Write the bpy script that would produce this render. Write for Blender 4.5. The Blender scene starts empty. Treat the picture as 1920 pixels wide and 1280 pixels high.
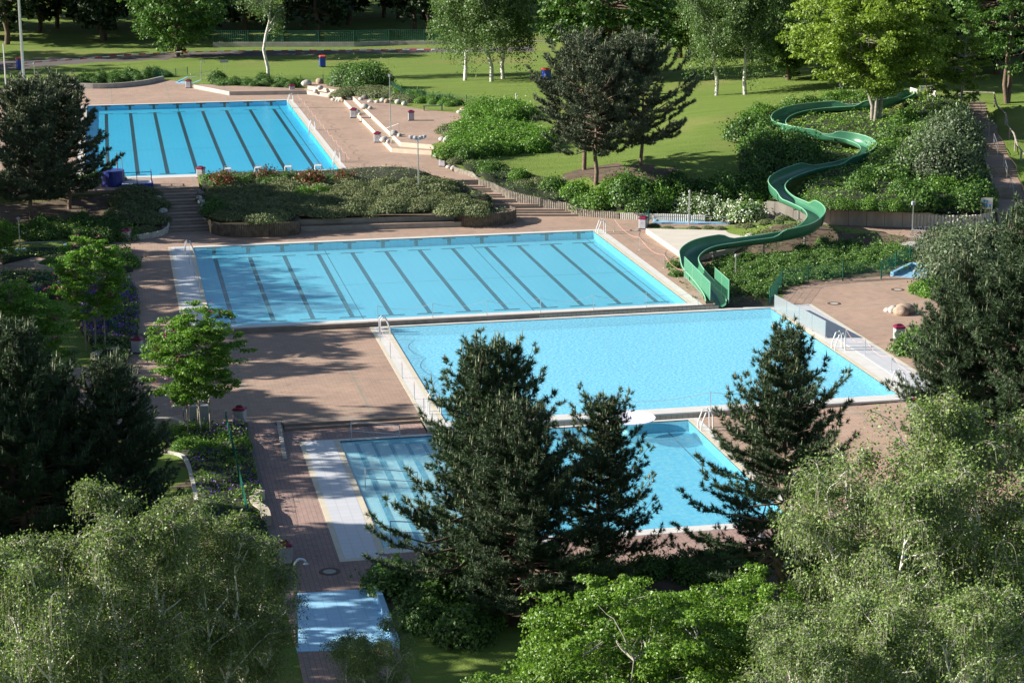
import bpy, math, random
import numpy as np
from mathutils import Vector, Matrix, geometry
R = math.radians
rng = np.random.default_rng(7)
random.seed(7)
C = bpy.context.scene.collection

# ------------------------------------------------------------------ camera
F, PITCH, ROLL, YAW, CAMH = 3747.0, .240, -.005, .197, 28.013     # focal length in 1920-px units
fw = Vector((math.sin(YAW)*math.cos(PITCH), math.cos(YAW)*math.cos(PITCH), -math.sin(PITCH)))
r0 = Vector((math.cos(YAW), -math.sin(YAW), 0)); u0 = r0.cross(fw)
rt = r0*math.cos(ROLL)+u0*math.sin(ROLL); up = -r0*math.sin(ROLL)+u0*math.cos(ROLL)
cam = bpy.data.cameras.new('camera'); camo = bpy.data.objects.new('camera', cam); C.objects.link(camo)
camo.matrix_world = Matrix(((rt.x, up.x, -fw.x, 0), (rt.y, up.y, -fw.y, 0), (rt.z, up.z, -fw.z, CAMH), (0, 0, 0, 1)))
cam.sensor_width = 36; cam.lens = F/1920*36; cam.clip_end = 4000; cam.clip_start = 1
bpy.context.scene.camera = camo

def at(px, py, z=0.0):
    """ground point seen at a photo pixel, for a known height z"""
    d = fw+rt*((px-960)/F)+up*((640-py)/F)
    t = (z-CAMH)/d.z
    return (d.x*t, d.y*t)
def at3(px, py, z=0.0):
    x, y = at(px, py, z); return (x, y, z)

# ------------------------------------------------------------------ light
SUN_EL = R(25); SUNDIR = Vector((-.981*math.cos(SUN_EL), .194*math.cos(SUN_EL), math.sin(SUN_EL)))   # towards the sun
w = bpy.data.worlds.new('World'); bpy.context.scene.world = w; w.use_nodes = True
nt = w.node_tree; bg = nt.nodes['Background']; sky = nt.nodes.new('ShaderNodeTexSky')
sky.sky_type = 'NISHITA'; sky.sun_disc = False; sky.sun_elevation = SUN_EL
sky.sun_rotation = math.atan2(SUNDIR.x, SUNDIR.y)
sky.air_density = 1.0; sky.dust_density = 0.6; sky.ozone_density = 1.2
nt.links.new(sky.outputs[0], bg.inputs[0]); bg.inputs[1].default_value = 0.055
sl = bpy.data.lights.new('sun', 'SUN'); sl.energy = 5.0; sl.angle = R(.5); sl.color = (1, .93, .82)
so = bpy.data.objects.new('sun', sl); C.objects.link(so); so.location = (-60, 60, 80)
so.rotation_euler = SUNDIR.to_track_quat('Z', 'Y').to_euler()
vs = bpy.context.scene.view_settings
vs.view_transform = 'Standard'; vs.look = 'None'; vs.gamma = 1; vs.exposure = 1.27
cy = bpy.context.scene.cycles
cy.max_bounces = 6; cy.diffuse_bounces = 2; cy.glossy_bounces = 3; cy.transmission_bounces = 4; cy.transparent_max_bounces = 10
cy.use_denoising = True

# ------------------------------------------------------------------ helpers
def tag(o, label=None, cat=None, group=None, kind=None):
    if label: o['label'] = label
    if cat: o['category'] = cat
    if group: o['group'] = group
    if kind: o['kind'] = kind
    return o
def empty(name, loc=(0, 0, 0), rz=0):
    o = bpy.data.objects.new(name, None); C.objects.link(o); o.location = loc; o.rotation_euler[2] = rz
    o.empty_display_size = .3
    return o
def mesh(name, V, Fs, mats, parent=None, mi=None, smooth=False, loc=None):
    """V: verts, Fs: list of faces or int array (n,k)"""
    me = bpy.data.meshes.new(name)
    V = np.asarray(V, dtype=np.float32)
    if isinstance(Fs, np.ndarray):
        n, k = Fs.shape
        me.vertices.add(len(V)); me.vertices.foreach_set('co', V.ravel())
        me.loops.add(n*k); me.loops.foreach_set('vertex_index', Fs.astype(np.int32).ravel())
        me.polygons.add(n); me.polygons.foreach_set('loop_start', (np.arange(n)*k).astype(np.int32))
        me.update(calc_edges=True)
    else:
        me.from_pydata([tuple(map(float, v)) for v in V], [], [tuple(map(int, f)) for f in Fs])
    for m in (mats if isinstance(mats, (list, tuple)) else [mats]): me.materials.append(m)
    if mi is not None: me.polygons.foreach_set('material_index', np.asarray(mi, dtype=np.int32))
    if smooth: me.polygons.foreach_set('use_smooth', np.ones(len(me.polygons), dtype=bool))
    me.update()
    o = bpy.data.objects.new(name, me); C.objects.link(o)
    if parent: o.parent = parent
    if loc is not None: o.location = loc
    return o
class MB:
    def __init__(s): s.v = []; s.f = []; s.m = []
    def add(s, V, Fs, m=0):
        b = len(s.v); s.v += [tuple(map(float, p)) for p in V]; s.f += [tuple(b+i for i in f) for f in Fs]; s.m += [m]*len(Fs)
    def box(s, c, d, rz=0, m=0, bev=0, rx=0):
        x, y, z = d[0]/2, d[1]/2, d[2]/2
        if bev:
            b = bev; V = []; 
            ring = [(-x+b, -y), (x-b, -y), (x, -y+b), (x, y-b), (x-b, y), (-x+b, y), (-x, y-b), (-x, -y+b)]
            V = [(p[0]*.0+p[0]*(1 if abs(zz) < z else 1), p[1], zz) for zz in (-z, z-b) for p in ring]
            V += [(p[0]*(1-b/x), p[1]*(1-b/y), z) for p in ring]
            Fs = [[i, (i+1) % 8, (i+1) % 8+8, i+8] for i in range(8)]+[[i+8, (i+1) % 8+8, (i+1) % 8+16, i+16] for i in range(8)]
            Fs += [list(range(16, 24)), list(range(7, -1, -1))]
        else:
            V = [(a*x, b*y, e*z) for e in (-1, 1) for a, b in ((-1, -1), (1, -1), (1, 1), (-1, 1))]
            Fs = [[0, 3, 2, 1], [4, 5, 6, 7], [0, 1, 5, 4], [1, 2, 6, 5], [2, 3, 7, 6], [3, 0, 4, 7]]
        M = Matrix.Translation(c) @ Matrix.Rotation(rz, 4, 'Z') @ Matrix.Rotation(rx, 4, 'X')
        s.add([M @ Vector(v) for v in V], Fs, m)
        return s
    def tube(s, P, r, n=6, m=0, cap=True):
        V, Fs = tube_arr([P], [r if hasattr(r, '__len__') else [r]*len(P)], n)
        Fs = [list(f) for f in Fs]
        if cap: Fs += [list(range(n-1, -1, -1)), list(range((len(P)-1)*n, len(P)*n))]
        s.add(V, Fs, m); return s
    def prism(s, poly, z0, z1, m=0, mtop=None):
        n = len(poly)
        z0 = z0 if hasattr(z0, '__len__') else [z0]*n; z1 = z1 if hasattr(z1, '__len__') else [z1]*n
        area = sum(poly[i][0]*poly[(i+1) % n][1]-poly[(i+1) % n][0]*poly[i][1] for i in range(n))
        idx = list(range(n)) if area > 0 else list(range(n-1, -1, -1))
        V = [(poly[i][0], poly[i][1], z0[i]) for i in idx]+[(poly[i][0], poly[i][1], z1[i]) for i in idx]
        s.add(V, [[i, (i+1) % n, (i+1) % n+n, i+n] for i in range(n)]+[list(range(n-1, -1, -1))], m)
        b = len(s.v)-2*n; s.f.append(tuple(b+n+i for i in range(n))); s.m.append(m if mtop is None else mtop)
        return s
    def lathe(s, prof, c=(0, 0, 0), n=16, m=0):
        V = [(c[0]+r*math.cos(2*math.pi*i/n), c[1]+r*math.sin(2*math.pi*i/n), c[2]+z) for r, z in prof for i in range(n)]
        Fs = [[j*n+i, j*n+(i+1) % n, (j+1)*n+(i+1) % n, (j+1)*n+i] for j in range(len(prof)-1) for i in range(n)]
        s.add(V, Fs, m); return s
    def build(s, name, mats, parent=None, smooth=False, loc=None):
        return mesh(name, s.v, s.f, mats, parent, s.m, smooth, loc)
def tube_arr(paths, radii, n=5):
    """many tapered tubes in one go -> verts, quads (numpy)"""
    Vs = []; Fs = []; base = 0
    ang = np.arange(n)*2*np.pi/n; ca, sa = np.cos(ang), np.sin(ang)
    for P, rr in zip(paths, radii):
        P = np.asarray(P, float); k = len(P); rr = np.asarray(rr, float)
        T = np.gradient(P, axis=0); T /= np.linalg.norm(T, axis=1)[:, None]+1e-9
        ref = np.array([0, 0, 1.]) if abs(T[:, 2]).mean() < .8 else np.array([1., 0, 0])
        A = np.cross(T, ref); A /= np.linalg.norm(A, axis=1)[:, None]+1e-9; B = np.cross(T, A)
        V = P[:, None]+rr[:, None, None]*(A[:, None]*ca[None, :, None]+B[:, None]*sa[None, :, None])
        Vs.append(V.reshape(-1, 3))
        i = np.arange(n); j = np.arange(k-1)[:, None]*n
        Fs.append(np.stack([j+i, j+(i+1) % n, j+n+(i+1) % n, j+n+i], -1).reshape(-1, 4)+base); base += k*n
    return np.concatenate(Vs), np.concatenate(Fs)
def children(o): return [c for c in bpy.data.objects if c.parent == o]
def dup(o, loc, rz=0, sc=1, label=None, group=None, kids=None):
    c = o.copy(); C.objects.link(c); c.location = loc; c.rotation_euler[2] = rz
    c.scale = (sc, sc, sc) if not hasattr(sc, '__len__') else sc
    if label: c['label'] = label
    if group: c['group'] = group
    for ch in (kids if kids is not None else children(o)):
        d = ch.copy(); C.objects.link(d); d.parent = c
        for g in children(ch):
            e = g.copy(); C.objects.link(e); e.parent = d
    return c

# ------------------------------------------------------------------ materials
def nodes(name):
    m = bpy.data.materials.new(name); m.use_nodes = True
    n = m.node_tree.nodes; return m, n, m.node_tree.links, n['Principled BSDF']
def mat(name, col, rough=.7, metal=0, var=.12, scale=3., bump=0, spec=None, col2=None, bscale=None):
    m, n, l, p = nodes(name)
    tc = n.new('ShaderNodeTexCoord'); ns = n.new('ShaderNodeTexNoise'); ns.inputs['Scale'].default_value = scale; ns.inputs['Detail'].default_value = 6
    l.new(tc.outputs['Object'], ns.inputs['Vector'])
    rp = n.new('ShaderNodeValToRGB'); rp.color_ramp.elements[0].position = .3; rp.color_ramp.elements[1].position = .7
    c2 = col2 or col
    rp.color_ramp.elements[0].color = (*[max(0, c*(1-var)) for c in col], 1); rp.color_ramp.elements[1].color = (*[min(1, c*(1+var)) for c in c2], 1)
    l.new(ns.outputs[0], rp.inputs[0]); l.new(rp.outputs[0], p.inputs['Base Color'])
    p.inputs['Roughness'].default_value = rough; p.inputs['Metallic'].default_value = metal
    if spec is not None: p.inputs['Specular IOR Level'].default_value = spec
    if bump:
        b = n.new('ShaderNodeBump'); b.inputs['Strength'].default_value = bump; b.inputs['Distance'].default_value = .02
        nb = n.new('ShaderNodeTexNoise'); nb.inputs['Scale'].default_value = bscale or scale*6; l.new(tc.outputs['Object'], nb.inputs['Vector'])
        l.new(nb.outputs[0], b.inputs['Height']); l.new(b.outputs[0], p.inputs['Normal'])
    return m
def mixn(n, l, f, a, b, mode='MIX'):
    x = n.new('ShaderNodeMix'); x.data_type = 'RGBA'; x.blend_type = mode
    for s, v in ((x.inputs[0], f), (x.inputs[6], a), (x.inputs[7], b)):
        if hasattr(v, 'is_output') or isinstance(v, bpy.types.NodeSocket): l.new(v, s)
        elif hasattr(v, '__len__'): s.default_value = (*v[:3], 1)
        else: s.default_value = v
    return x.outputs[2]
def ramp(n, l, src, p0, p1, c0=(0, 0, 0), c1=(1, 1, 1)):
    r = n.new('ShaderNodeValToRGB'); r.color_ramp.elements[0].position = p0; r.color_ramp.elements[1].position = p1
    r.color_ramp.elements[0].color = (*c0, 1); r.color_ramp.elements[1].color = (*c1, 1); l.new(src, r.inputs[0]); return r.outputs[0]
def noise(n, l, vec, sc, det=5, rough=.55):
    t = n.new('ShaderNodeTexNoise'); t.inputs['Scale'].default_value = sc; t.inputs['Detail'].default_value = det; t.inputs['Roughness'].default_value = rough
    l.new(vec, t.inputs['Vector']); return t.outputs[0]
def mapped(n, l, scale=(1, 1, 1), rot=(0, 0, 0)):
    tc = n.new('ShaderNodeTexCoord'); mp = n.new('ShaderNodeMapping'); mp.inputs['Scale'].default_value = scale; mp.inputs['Rotation'].default_value = rot
    l.new(tc.outputs['Object'], mp.inputs[0]); return mp.outputs[0]
def paver_mat(name, c, cm, bw=.42, bh=.21, rot=0):
    m, n, l, p = nodes(name)
    v = mapped(n, l, rot=(0, 0, rot))
    b = n.new('ShaderNodeTexBrick'); l.new(v, b.inputs['Vector'])
    b.inputs['Color1'].default_value = (*[x*1.06 for x in c], 1); b.inputs['Color2'].default_value = (*[x*.92 for x in c], 1); b.inputs['Mortar'].default_value = (*cm, 1)
    b.inputs['Scale'].default_value = 1; b.inputs['Mortar Size'].default_value = .012; b.inputs['Brick Width'].default_value = bw; b.inputs['Row Height'].default_value = bh
    big = noise(n, l, v, .16, 4); mid = noise(n, l, v, 1.7, 6, .7)
    c1 = mixn(n, l, ramp(n, l, big, .35, .7), b.outputs[0], (.86, .84, .84), 'MULTIPLY')
    c2 = mixn(n, l, ramp(n, l, mid, .5, .75), c1, (.74, .75, .78), 'MULTIPLY')
    # pale expansion strips every 12.5 m
    w2 = n.new('ShaderNodeTexBrick'); l.new(v, w2.inputs['Vector']); w2.inputs['Scale'].default_value = 1
    w2.offset = 0; w2.inputs['Mortar Size'].default_value = .11; w2.inputs['Brick Width'].default_value = 6.2; w2.inputs['Row Height'].default_value = 5.9; w2.inputs['Mortar Smooth'].default_value = .2
    w2.inputs['Color1'].default_value = (1, 1, 1, 1); w2.inputs['Color2'].default_value = (1, 1, 1, 1); w2.inputs['Mortar'].default_value = (.84, .97, .98, 1)
    c3 = mixn(n, l, 1.0, c2, w2.outputs[0], 'MULTIPLY')
    st = noise(n, l, v, .55, 8, .75); c4 = mixn(n, l, ramp(n, l, st, .62, .70), c3, (.70, .67, .67), 'MULTIPLY')
    b3 = n.new('ShaderNodeTexBrick'); l.new(v, b3.inputs['Vector']); b3.inputs['Scale'].default_value = 1; b3.inputs['Brick Width'].default_value = 1.9; b3.inputs['Row Height'].default_value = 1.3; b3.inputs['Mortar Size'].default_value = 0
    b3.inputs['Color1'].default_value = (1, 1, 1, 1); b3.inputs['Color2'].default_value = (.91, .92, .93, 1); c4 = mixn(n, l, 1., c4, b3.outputs[0], 'MULTIPLY')
    l.new(c4, p.inputs['Base Color']); p.inputs['Roughness'].default_value = .85; p.inputs['Specular IOR Level'].default_value = .3
    return m
PAVER = paver_mat('pink_paving', (.385, .27, .205), (.25, .18, .145))
PAVER2 = paver_mat('dark_paving', (.35, .24, .205), (.21, .16, .145), .32, .2, math.pi/2)
CREAM = mat('cream_stone', (.50, .43, .34), .8, var=.1, scale=2)
CONC = mat('concrete', (.36, .34, .31), .9, var=.18, scale=1.2, bump=.2)
COPE = mat('white_coping', (.56, .55, .53), .5, var=.06, scale=1.5)
CREAMT = mat('cream_tile', (.54, .49, .38), .5, var=.06, scale=2)
RISER = mat('stone_riser', (.22, .19, .16), .9, var=.2, scale=2)
DIRT = mat('dirt', (.10, .07, .045), 1, var=.4, scale=1.4, bump=.4)
WHITE = mat('white_paint', (.58, .58, .57), .4, var=.03)
STEEL = mat('steel', (.62, .63, .65), .3, .85, var=.05)
GREENM = mat('green_painted_metal', (.01, .11, .075), .45, var=.1)
BLUE = mat('blue_plastic', (.02, .06, .42), .35, var=.08)
REDP = mat('red_plastic', (.18, .010, .045), .4, var=.08)
BLACK = mat('black_rubber', (.02, .02, .022), .6, var=.1)
GREYP = mat('light_grey_panel', (.36, .36, .40), .5, var=.05)
def tile_mat(name, c, cm, s=.3, rough=.35, shadow=None):
    m, n, l, p = nodes(name); v = mapped(n, l)
    b = n.new('ShaderNodeTexBrick'); b.offset = 0; l.new(v, b.inputs['Vector'])
    b.inputs['Color1'].default_value = (*c, 1); b.inputs['Color2'].default_value = (*[x*.95 for x in c], 1); b.inputs['Mortar'].default_value = (*cm, 1)
    b.inputs['Scale'].default_value = 1; b.inputs['Mortar Size'].default_value = .02; b.inputs['Brick Width'].default_value = s; b.inputs['Row Height'].default_value = s
    l.new(b.outputs[0], p.inputs['Base Color']); p.inputs['Roughness'].default_value = rough
    return m
WTILE = tile_mat('white_tile', (.52, .53, .56), (.42, .43, .46), .5)
def walltile(name, c, cm):
    """tiles on a wall running along x: map x,z"""
    m, n, l, p = nodes(name); v = mapped(n, l, rot=(R(90), 0, 0))
    b = n.new('ShaderNodeTexBrick'); b.offset = 0; l.new(v, b.inputs['Vector'])
    b.inputs['Color1'].default_value = (*c, 1); b.inputs['Color2'].default_value = (*[x*.9 for x in c], 1); b.inputs['Mortar'].default_value = (*cm, 1)
    b.inputs['Scale'].default_value = 1; b.inputs['Mortar Size'].default_value = .014; b.inputs['Brick Width'].default_value = .3; b.inputs['Row Height'].default_value = .14
    l.new(b.outputs[0], p.inputs['Base Color']); p.inputs['Roughness'].default_value = .4
    return m
GTILE = walltile('grey_wall_tile', (.42, .38, .31), (.15, .14, .12))
BTILE = tile_mat('light_blue_tile', (.30, .56, .78), (.2, .45, .68), .5)
def floor_mat(name, c):
    m, n, l, p = nodes(name); v = mapped(n, l)
    big = noise(n, l, v, .12, 3)
    b = n.new('ShaderNodeTexBrick'); b.offset = 0; l.new(v, b.inputs['Vector']); b.inputs['Scale'].default_value = 1
    b.inputs['Color1'].default_value = (1, 1, 1, 1); b.inputs['Color2'].default_value = (.98, .99, 1, 1); b.inputs['Mortar'].default_value = (.72, .84, .9, 1)
    b.inputs['Mortar Size'].default_value = .015; b.inputs['Brick Width'].default_value = .5; b.inputs['Row Height'].default_value = .5
    c1 = mixn(n, l, big, [x*.93 for x in c], [min(1, x*1.07) for x in c])
    # caustic net of sun light bent by ripples is too fine to trace: the floor itself is plain tile
    c2 = mixn(n, l, 1., c1, b.outputs[0], 'MULTIPLY')
    l.new(c2, p.inputs['Base Color']); p.inputs['Roughness'].default_value = .6
    return m
def water_mat(name, tint, fres=.75, bs=1.0, glow=.3, rip=1.0):
    m, n, l, p = nodes(name); n.remove(p); out = n['Material Output']
    v = mapped(n, l)
    tr = n.new('ShaderNodeBsdfTransparent'); tr.inputs[0].default_value = (*tint, 1)
    gl = n.new('ShaderNodeBsdfGlossy'); gl.inputs['Roughness'].default_value = .03
    a = noise(n, l, v, 3.4*bs, 4, .65); b2 = noise(n, l, v, .35, 2)
    mm = n.new('ShaderNodeMath'); mm.operation = 'MULTIPLY_ADD'; l.new(a, mm.inputs[0]); mm.inputs[1].default_value = .55; l.new(b2, mm.inputs[2])
    bp = n.new('ShaderNodeBump'); bp.inputs['Strength'].default_value = .7*rip; bp.inputs['Distance'].default_value = .06
    l.new(mm.outputs[0], bp.inputs['Height']); l.new(bp.outputs[0], gl.inputs['Normal'])
    fr = n.new('ShaderNodeFresnel'); fr.inputs[0].default_value = 1.33; l.new(bp.outputs[0], fr.inputs['Normal'])
    fm = n.new('ShaderNodeMath'); fm.operation = 'MULTIPLY'; l.new(fr.outputs[0], fm.inputs[0]); fm.inputs[1].default_value = fres; fm.use_clamp = True
    # in-water glow as a diffuse share; noise paints bright ripple light into its colour
    df = n.new('ShaderNodeBsdfDiffuse'); rp = ramp(n, l, a, .38, .62, (.15, .60, 1.0), (.46, .94, 1.0)); l.new(rp, df.inputs[0])
    m1 = n.new('ShaderNodeMixShader'); m1.inputs[0].default_value = glow; l.new(tr.outputs[0], m1.inputs[1]); l.new(df.outputs[0], m1.inputs[2])
    m2 = n.new('ShaderNodeMixShader'); l.new(fm.outputs[0], m2.inputs[0]); l.new(m1.outputs[0], m2.inputs[1]); l.new(gl.outputs[0], m2.inputs[2])
    l.new(m2.outputs[0], out.inputs[0]); return m
def leaf_mat(name, c, var=.35, trans=.3, rough=.5, hue2=None, spec=.5):
    m, n, l, p = nodes(name); out = n['Material Output']
    g = n.new('ShaderNodeNewGeometry'); oi = n.new('ShaderNodeObjectInfo')
    c2 = hue2 or [x*(1+var) for x in c]
    col = mixn(n, l, g.outputs['Random Per Island'], [x*(1-var) for x in c], c2)
    v = mapped(n, l); big = noise(n, l, v, .8, 3)
    col = mixn(n, l, ramp(n, l, big, .35, .65), col, (.78, .86, .8), 'MULTIPLY')
    hs = n.new('ShaderNodeHueSaturation'); l.new(col, hs.inputs['Color'])
    mr = n.new('ShaderNodeMapRange'); l.new(oi.outputs['Random'], mr.inputs[0]); mr.inputs[3].default_value = .85; mr.inputs[4].default_value = 1.12
    l.new(mr.outputs[0], hs.inputs['Value']); col = hs.outputs[0]
    l.new(col, p.inputs['Base Color']); p.inputs['Roughness'].default_value = rough; p.inputs['Specular IOR Level'].default_value = spec
    t = n.new('ShaderNodeBsdfTranslucent'); tcx = mixn(n, l, 1., col, (1.1, 1.25, .55), 'MULTIPLY'); l.new(tcx, t.inputs[0])
    ms = n.new('ShaderNodeMixShader'); ms.inputs[0].default_value = trans; l.new(p.outputs[0], ms.inputs[1]); l.new(t.outputs[0], ms.inputs[2])
    l.new(ms.outputs[0], out.inputs[0]); return m
L_BIRCH = leaf_mat('birch_leaf', (.19, .26, .085), .45, .32, .5, spec=.4)
L_BIRCHFAR = leaf_mat('far_birch_leaf', (.12, .19, .065), .35, .3)
L_HAZEL = leaf_mat('hazel_leaf', (.14, .245, .03), .4, .35, .45)
L_GREEN = leaf_mat('green_leaf', (.08, .165, .03), .4, .28)
L_BRIGHT = leaf_mat('yellow_green_leaf', (.22, .30, .045), .35, .42)
L_ROBIN = leaf_mat('robinia_leaf', (.15, .29, .035), .4, .4)
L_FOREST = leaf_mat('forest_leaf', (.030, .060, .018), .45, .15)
L_NEEDLE = leaf_mat('pine_needle', (.048, .086, .035), .45, .1, .55)
L_NEEDLE2 = leaf_mat('dark_pine_needle', (.082, .104, .056), .45, .1, .55)
L_CANDLE = leaf_mat('pine_candle', (.17, .19, .10), .25, .1)
L_JUNI = leaf_mat('juniper', (.175, .205, .085), .35, .1, .6)
L_SHRUB = leaf_mat('shrub_leaf', (.10, .195, .035), .4, .22)
L_HEDGE = leaf_mat('bright_hedge_leaf', (.12, .24, .03), .35, .3)
L_COVER = leaf_mat('ground_cover_leaf', (.14, .25, .04), .45, .25)
L_GREYSH = leaf_mat('grey_green_leaf', (.10, .14, .07), .35, .2)
L_PURPLE = leaf_mat('violet_flower', (.12, .03, .42), .35, .25)
L_PINK = leaf_mat('pink_flower', (.45, .09, .22), .3, .25)
L_WHITE = leaf_mat('white_flower', (.75, .75, .68), .1, .25)
L_RED = leaf_mat('red_brown_leaf', (.20, .05, .03), .4, .2)
HULL = mat('inner_twigs', (.018, .024, .010), 1, var=.3, scale=2)  # solid dark core that closes gaps between leaves, no twigs drawn
BARK = mat('brown_bark', (.12, .085, .06), .95, var=.35, scale=5, bump=.5)
BARKP = mat('pine_bark', (.15, .105, .075), .95, var=.4, scale=5, bump=.6)
BARKG = mat('grey_twig_bark', (.26, .24, .20), .9, var=.3, scale=6)
def birchbark():
    m, n, l, p = nodes('birch_bark'); v = mapped(n, l, (1.2, 1.2, 5)); a = noise(n, l, v, 2.2, 5, .7)
    c = ramp(n, l, a, .36, .46, (.05, .045, .04), (.60, .58, .53)); l.new(c, p.inputs['Base Color']); p.inputs['Roughness'].default_value = .75; return m
BARKB = birchbark()
# ------------------------------------------------------------------ ground heights
GP = [(100,140,2.1),(300,140,2.15),(500,150,2.3),(640,140,2.4),(760,180,2.9),(900,195,2.95),(1000,205,2.95),(200,95,2.3),(500,90,2.3),(800,90,2.4),
 (1030,90,2.6),(1035,30,4.5),(1200,110,3.0),(1280,120,3.2),(1340,178,3.9),(1400,178,4.1),(1560,165,4.9),(1450,195,4.5),(1290,230,3.8),(1380,222,4.3),
 (1370,260,3.6),(1200,250,3.2),(1050,230,3),(930,250,2.95),(950,300,2.6),(1100,320,2.3),(1210,330,2.4),(1330,330,2.3),(1000,290,2.6),(920,330,2.35),(860,300,2.9),
 (1100,385,.6),(1200,393,.65),(1250,395,.5),(1100,345,1.9),(1200,355,1.8),(1300,370,1.0),(1380,380,.7),(1430,395,.4),(1580,376,1.85),
 (1640,382,1.75),(1690,388,1.6),(1750,396,1.0),(1840,398,.95),(1700,300,3.2),(1700,250,4.0),(1750,200,4.7),(1650,350,2.4),(1750,350,2.2),(1800,375,1.4),
 (1460,425,.85),(1430,440,.5),(1600,450,.1),(1500,500,-.1),(1400,520,-.2),(1650,490,-.2),(1750,460,0),(1380,560,-.3),(1420,560,-.3),(1250,500,-.1),(1290,540,-.25),
 (0,470,0),(100,560,-.05),(200,600,-.15),(0,800,-.3),(200,900,-.4),(400,900,-.35),(330,850,-.3),(0,1280,-.6),(500,1280,-.6),(960,1280,-.6),(1500,1280,-.6),(1900,1280,-.6),(1900,900,-.4),
 (1300,1080,-.6),(1500,1100,-.6),(0,345,2.0),(150,352,1.9),(60,412,1.0),(130,392,1.2),(200,442,.15),(0,450,.15),(290,437,.0),(250,362,1.9),(230,400,1.0),(200,60,2.4),(700,60,2.5),
 (400,345,2.15),(600,340,2.15),(800,347,2.0),(420,400,1.3),(600,385,1.35),(750,385,1.3),(880,388,1.05),(450,420,1.05),(700,405,.85),(850,398,1.0),(385,360,1.7),(388,400,1.1)]
SLIDE = [(1712,184,5.35),(1690,190,5.1),(1655,201,4.85),(1600,206,4.6),(1540,210,4.4),(1492,217,4.2),(1464,229,4.05),(1462,243,3.9),(1492,253,3.75),(1550,263,3.5),
 (1600,271,3.25),(1627,284,3.05),(1619,300,2.85),(1580,314,2.65),(1520,325,2.45),(1474,341,2.25),(1456,358,2.05),(1470,377,1.85),(1498,390,1.7),(1524,404,1.5),
 (1529,420,1.3),(1504,440,1.1),(1450,452,.9),(1385,461,.75),(1322,472,.6),(1293,491,.45),(1299,513,.3),(1322,540,.1),(1338,562,-.12),(1343,577,-.25)]
ctl = [at3(*g) for g in GP]
for i, s in enumerate(SLIDE[:15]):
    x, y, z = at3(*s); ctl.append((x, y, z-.45))
RS = []   # hill stairs, flight by flight: (row, left px, right px, z)
_rows = [(192,1813,1847),(217,1822,1852),(232,1825,1869),(254,1832,1872),(270,1838,1884),(291,1847,1890),(312,1854,1905),(333,1862,1909),(352,1865,1918),(374,1869,1926),(397,1873,1934),(421,1878,1942)]
zz = 4.65
for i, (ry, a, b) in enumerate(_rows):
    if i % 2 == 1: zz -= .775
    RS.append((ry, a, b, zz))
for ry, a, b, z in RS:
    for px in (a-6, b+8): 
        x, y, _ = at3(px, ry, z); ctl.append((x, y, z+.05))
for p in [(-60,100,-.3),(-60,60,-.6),(-60,140,.2),(-60,170,2.1),(-60,250,2.3),(-120,150,2),(-60,330,4),(20,330,4.5),(80,330,5),(140,330,8),(140,250,7),(100,190,5.5),(90,220,5),(80,170,5),
          (75,140,1.2),(72,120,0),(100,120,1),(140,150,5),(70,90,-.4),(120,60,0),(20,30,-.6),(-100,30,0),(120,20,0),(0,600,22),(200,600,24),(-300,300,12),(400,200,16),(400,600,30),(-300,700,26),(0,-100,0),(300,-100,0),(-300,-100,2),
          (-20,200,2.05),(5,220,2.05),(27,150,.9),(45,150,.3)]: ctl.append(p)
rows = [125,150,178,215,245,272,318,345,385,408,450,475,515,545,580]; re = [455,500,530,650,695,735,845,885,1030,1090,1330,1390,1665,1740,1830]
WS = []; WZ = []
for i, (r_, x_) in enumerate(zip(rows, re)):
    zf_ = 2.1-.14*(i+1); ry = 320+(r_+5)/6.857; xr = 820+x_/6.857; xl = 820+(60+(r_-125)*2.0)/6.857
    WS.append((at(min(xl, 925), ry, zf_), at(xr+1, ry, zf_))); WZ.append(zf_)
WS.append(((WS[-1][0][0], WS[-1][0][1]-.02), (WS[-1][1][0], WS[-1][1][1]-.02)))
for e_, z_ in list(zip(WS, WZ))[::2]:
    ctl += [(e_[0][0]-.9, e_[0][1]-.1, z_+.45), (e_[1][0]+.5, e_[1][1]+.3, z_+.38)]
CT = np.array(ctl); CX = CT[:, :2]
def _k(a, b): return -np.sqrt(((a[:, None]-b[None])**2).sum(-1)+.5)
_A = np.block([[_k(CX, CX)-.15*np.eye(len(CX)), np.ones((len(CX), 1))], [np.ones((1, len(CX))), np.zeros((1, 1))]])
_W = np.linalg.solve(_A, np.append(CT[:, 2], 0))
def H(xy):
    xy = np.atleast_2d(np.asarray(xy, float)); out = np.empty(len(xy))
    for i in range(0, len(xy), 4000):
        q = xy[i:i+4000]; out[i:i+4000] = _k(q, CX) @ _W[:-1]+_W[-1]
    return out
def h1(x, y): return float(H([(x, y)])[0])
def onground(px, py, it=12):
    """the terrain point seen at a photo pixel"""
    z = 1.0
    for _ in range(it):
        x, y = at(px, py, z); z = .5*z+.5*h1(x, y)
    x, y = at(px, py, z); return (x, y, h1(x, y))
def inpoly(P, poly):
    P = np.atleast_2d(P); x, y = P[:, 0], P[:, 1]; c = np.zeros(len(P), bool); n = len(poly)
    for i in range(n):
        x1, y1 = poly[i][:2]; x2, y2 = poly[(i+1) % n][:2]
        if y1 == y2: continue
        k = ((y1 > y) != (y2 > y)) & (x < (x2-x1)*(y-y1)/(y2-y1)+x1); c ^= k
    return c
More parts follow.
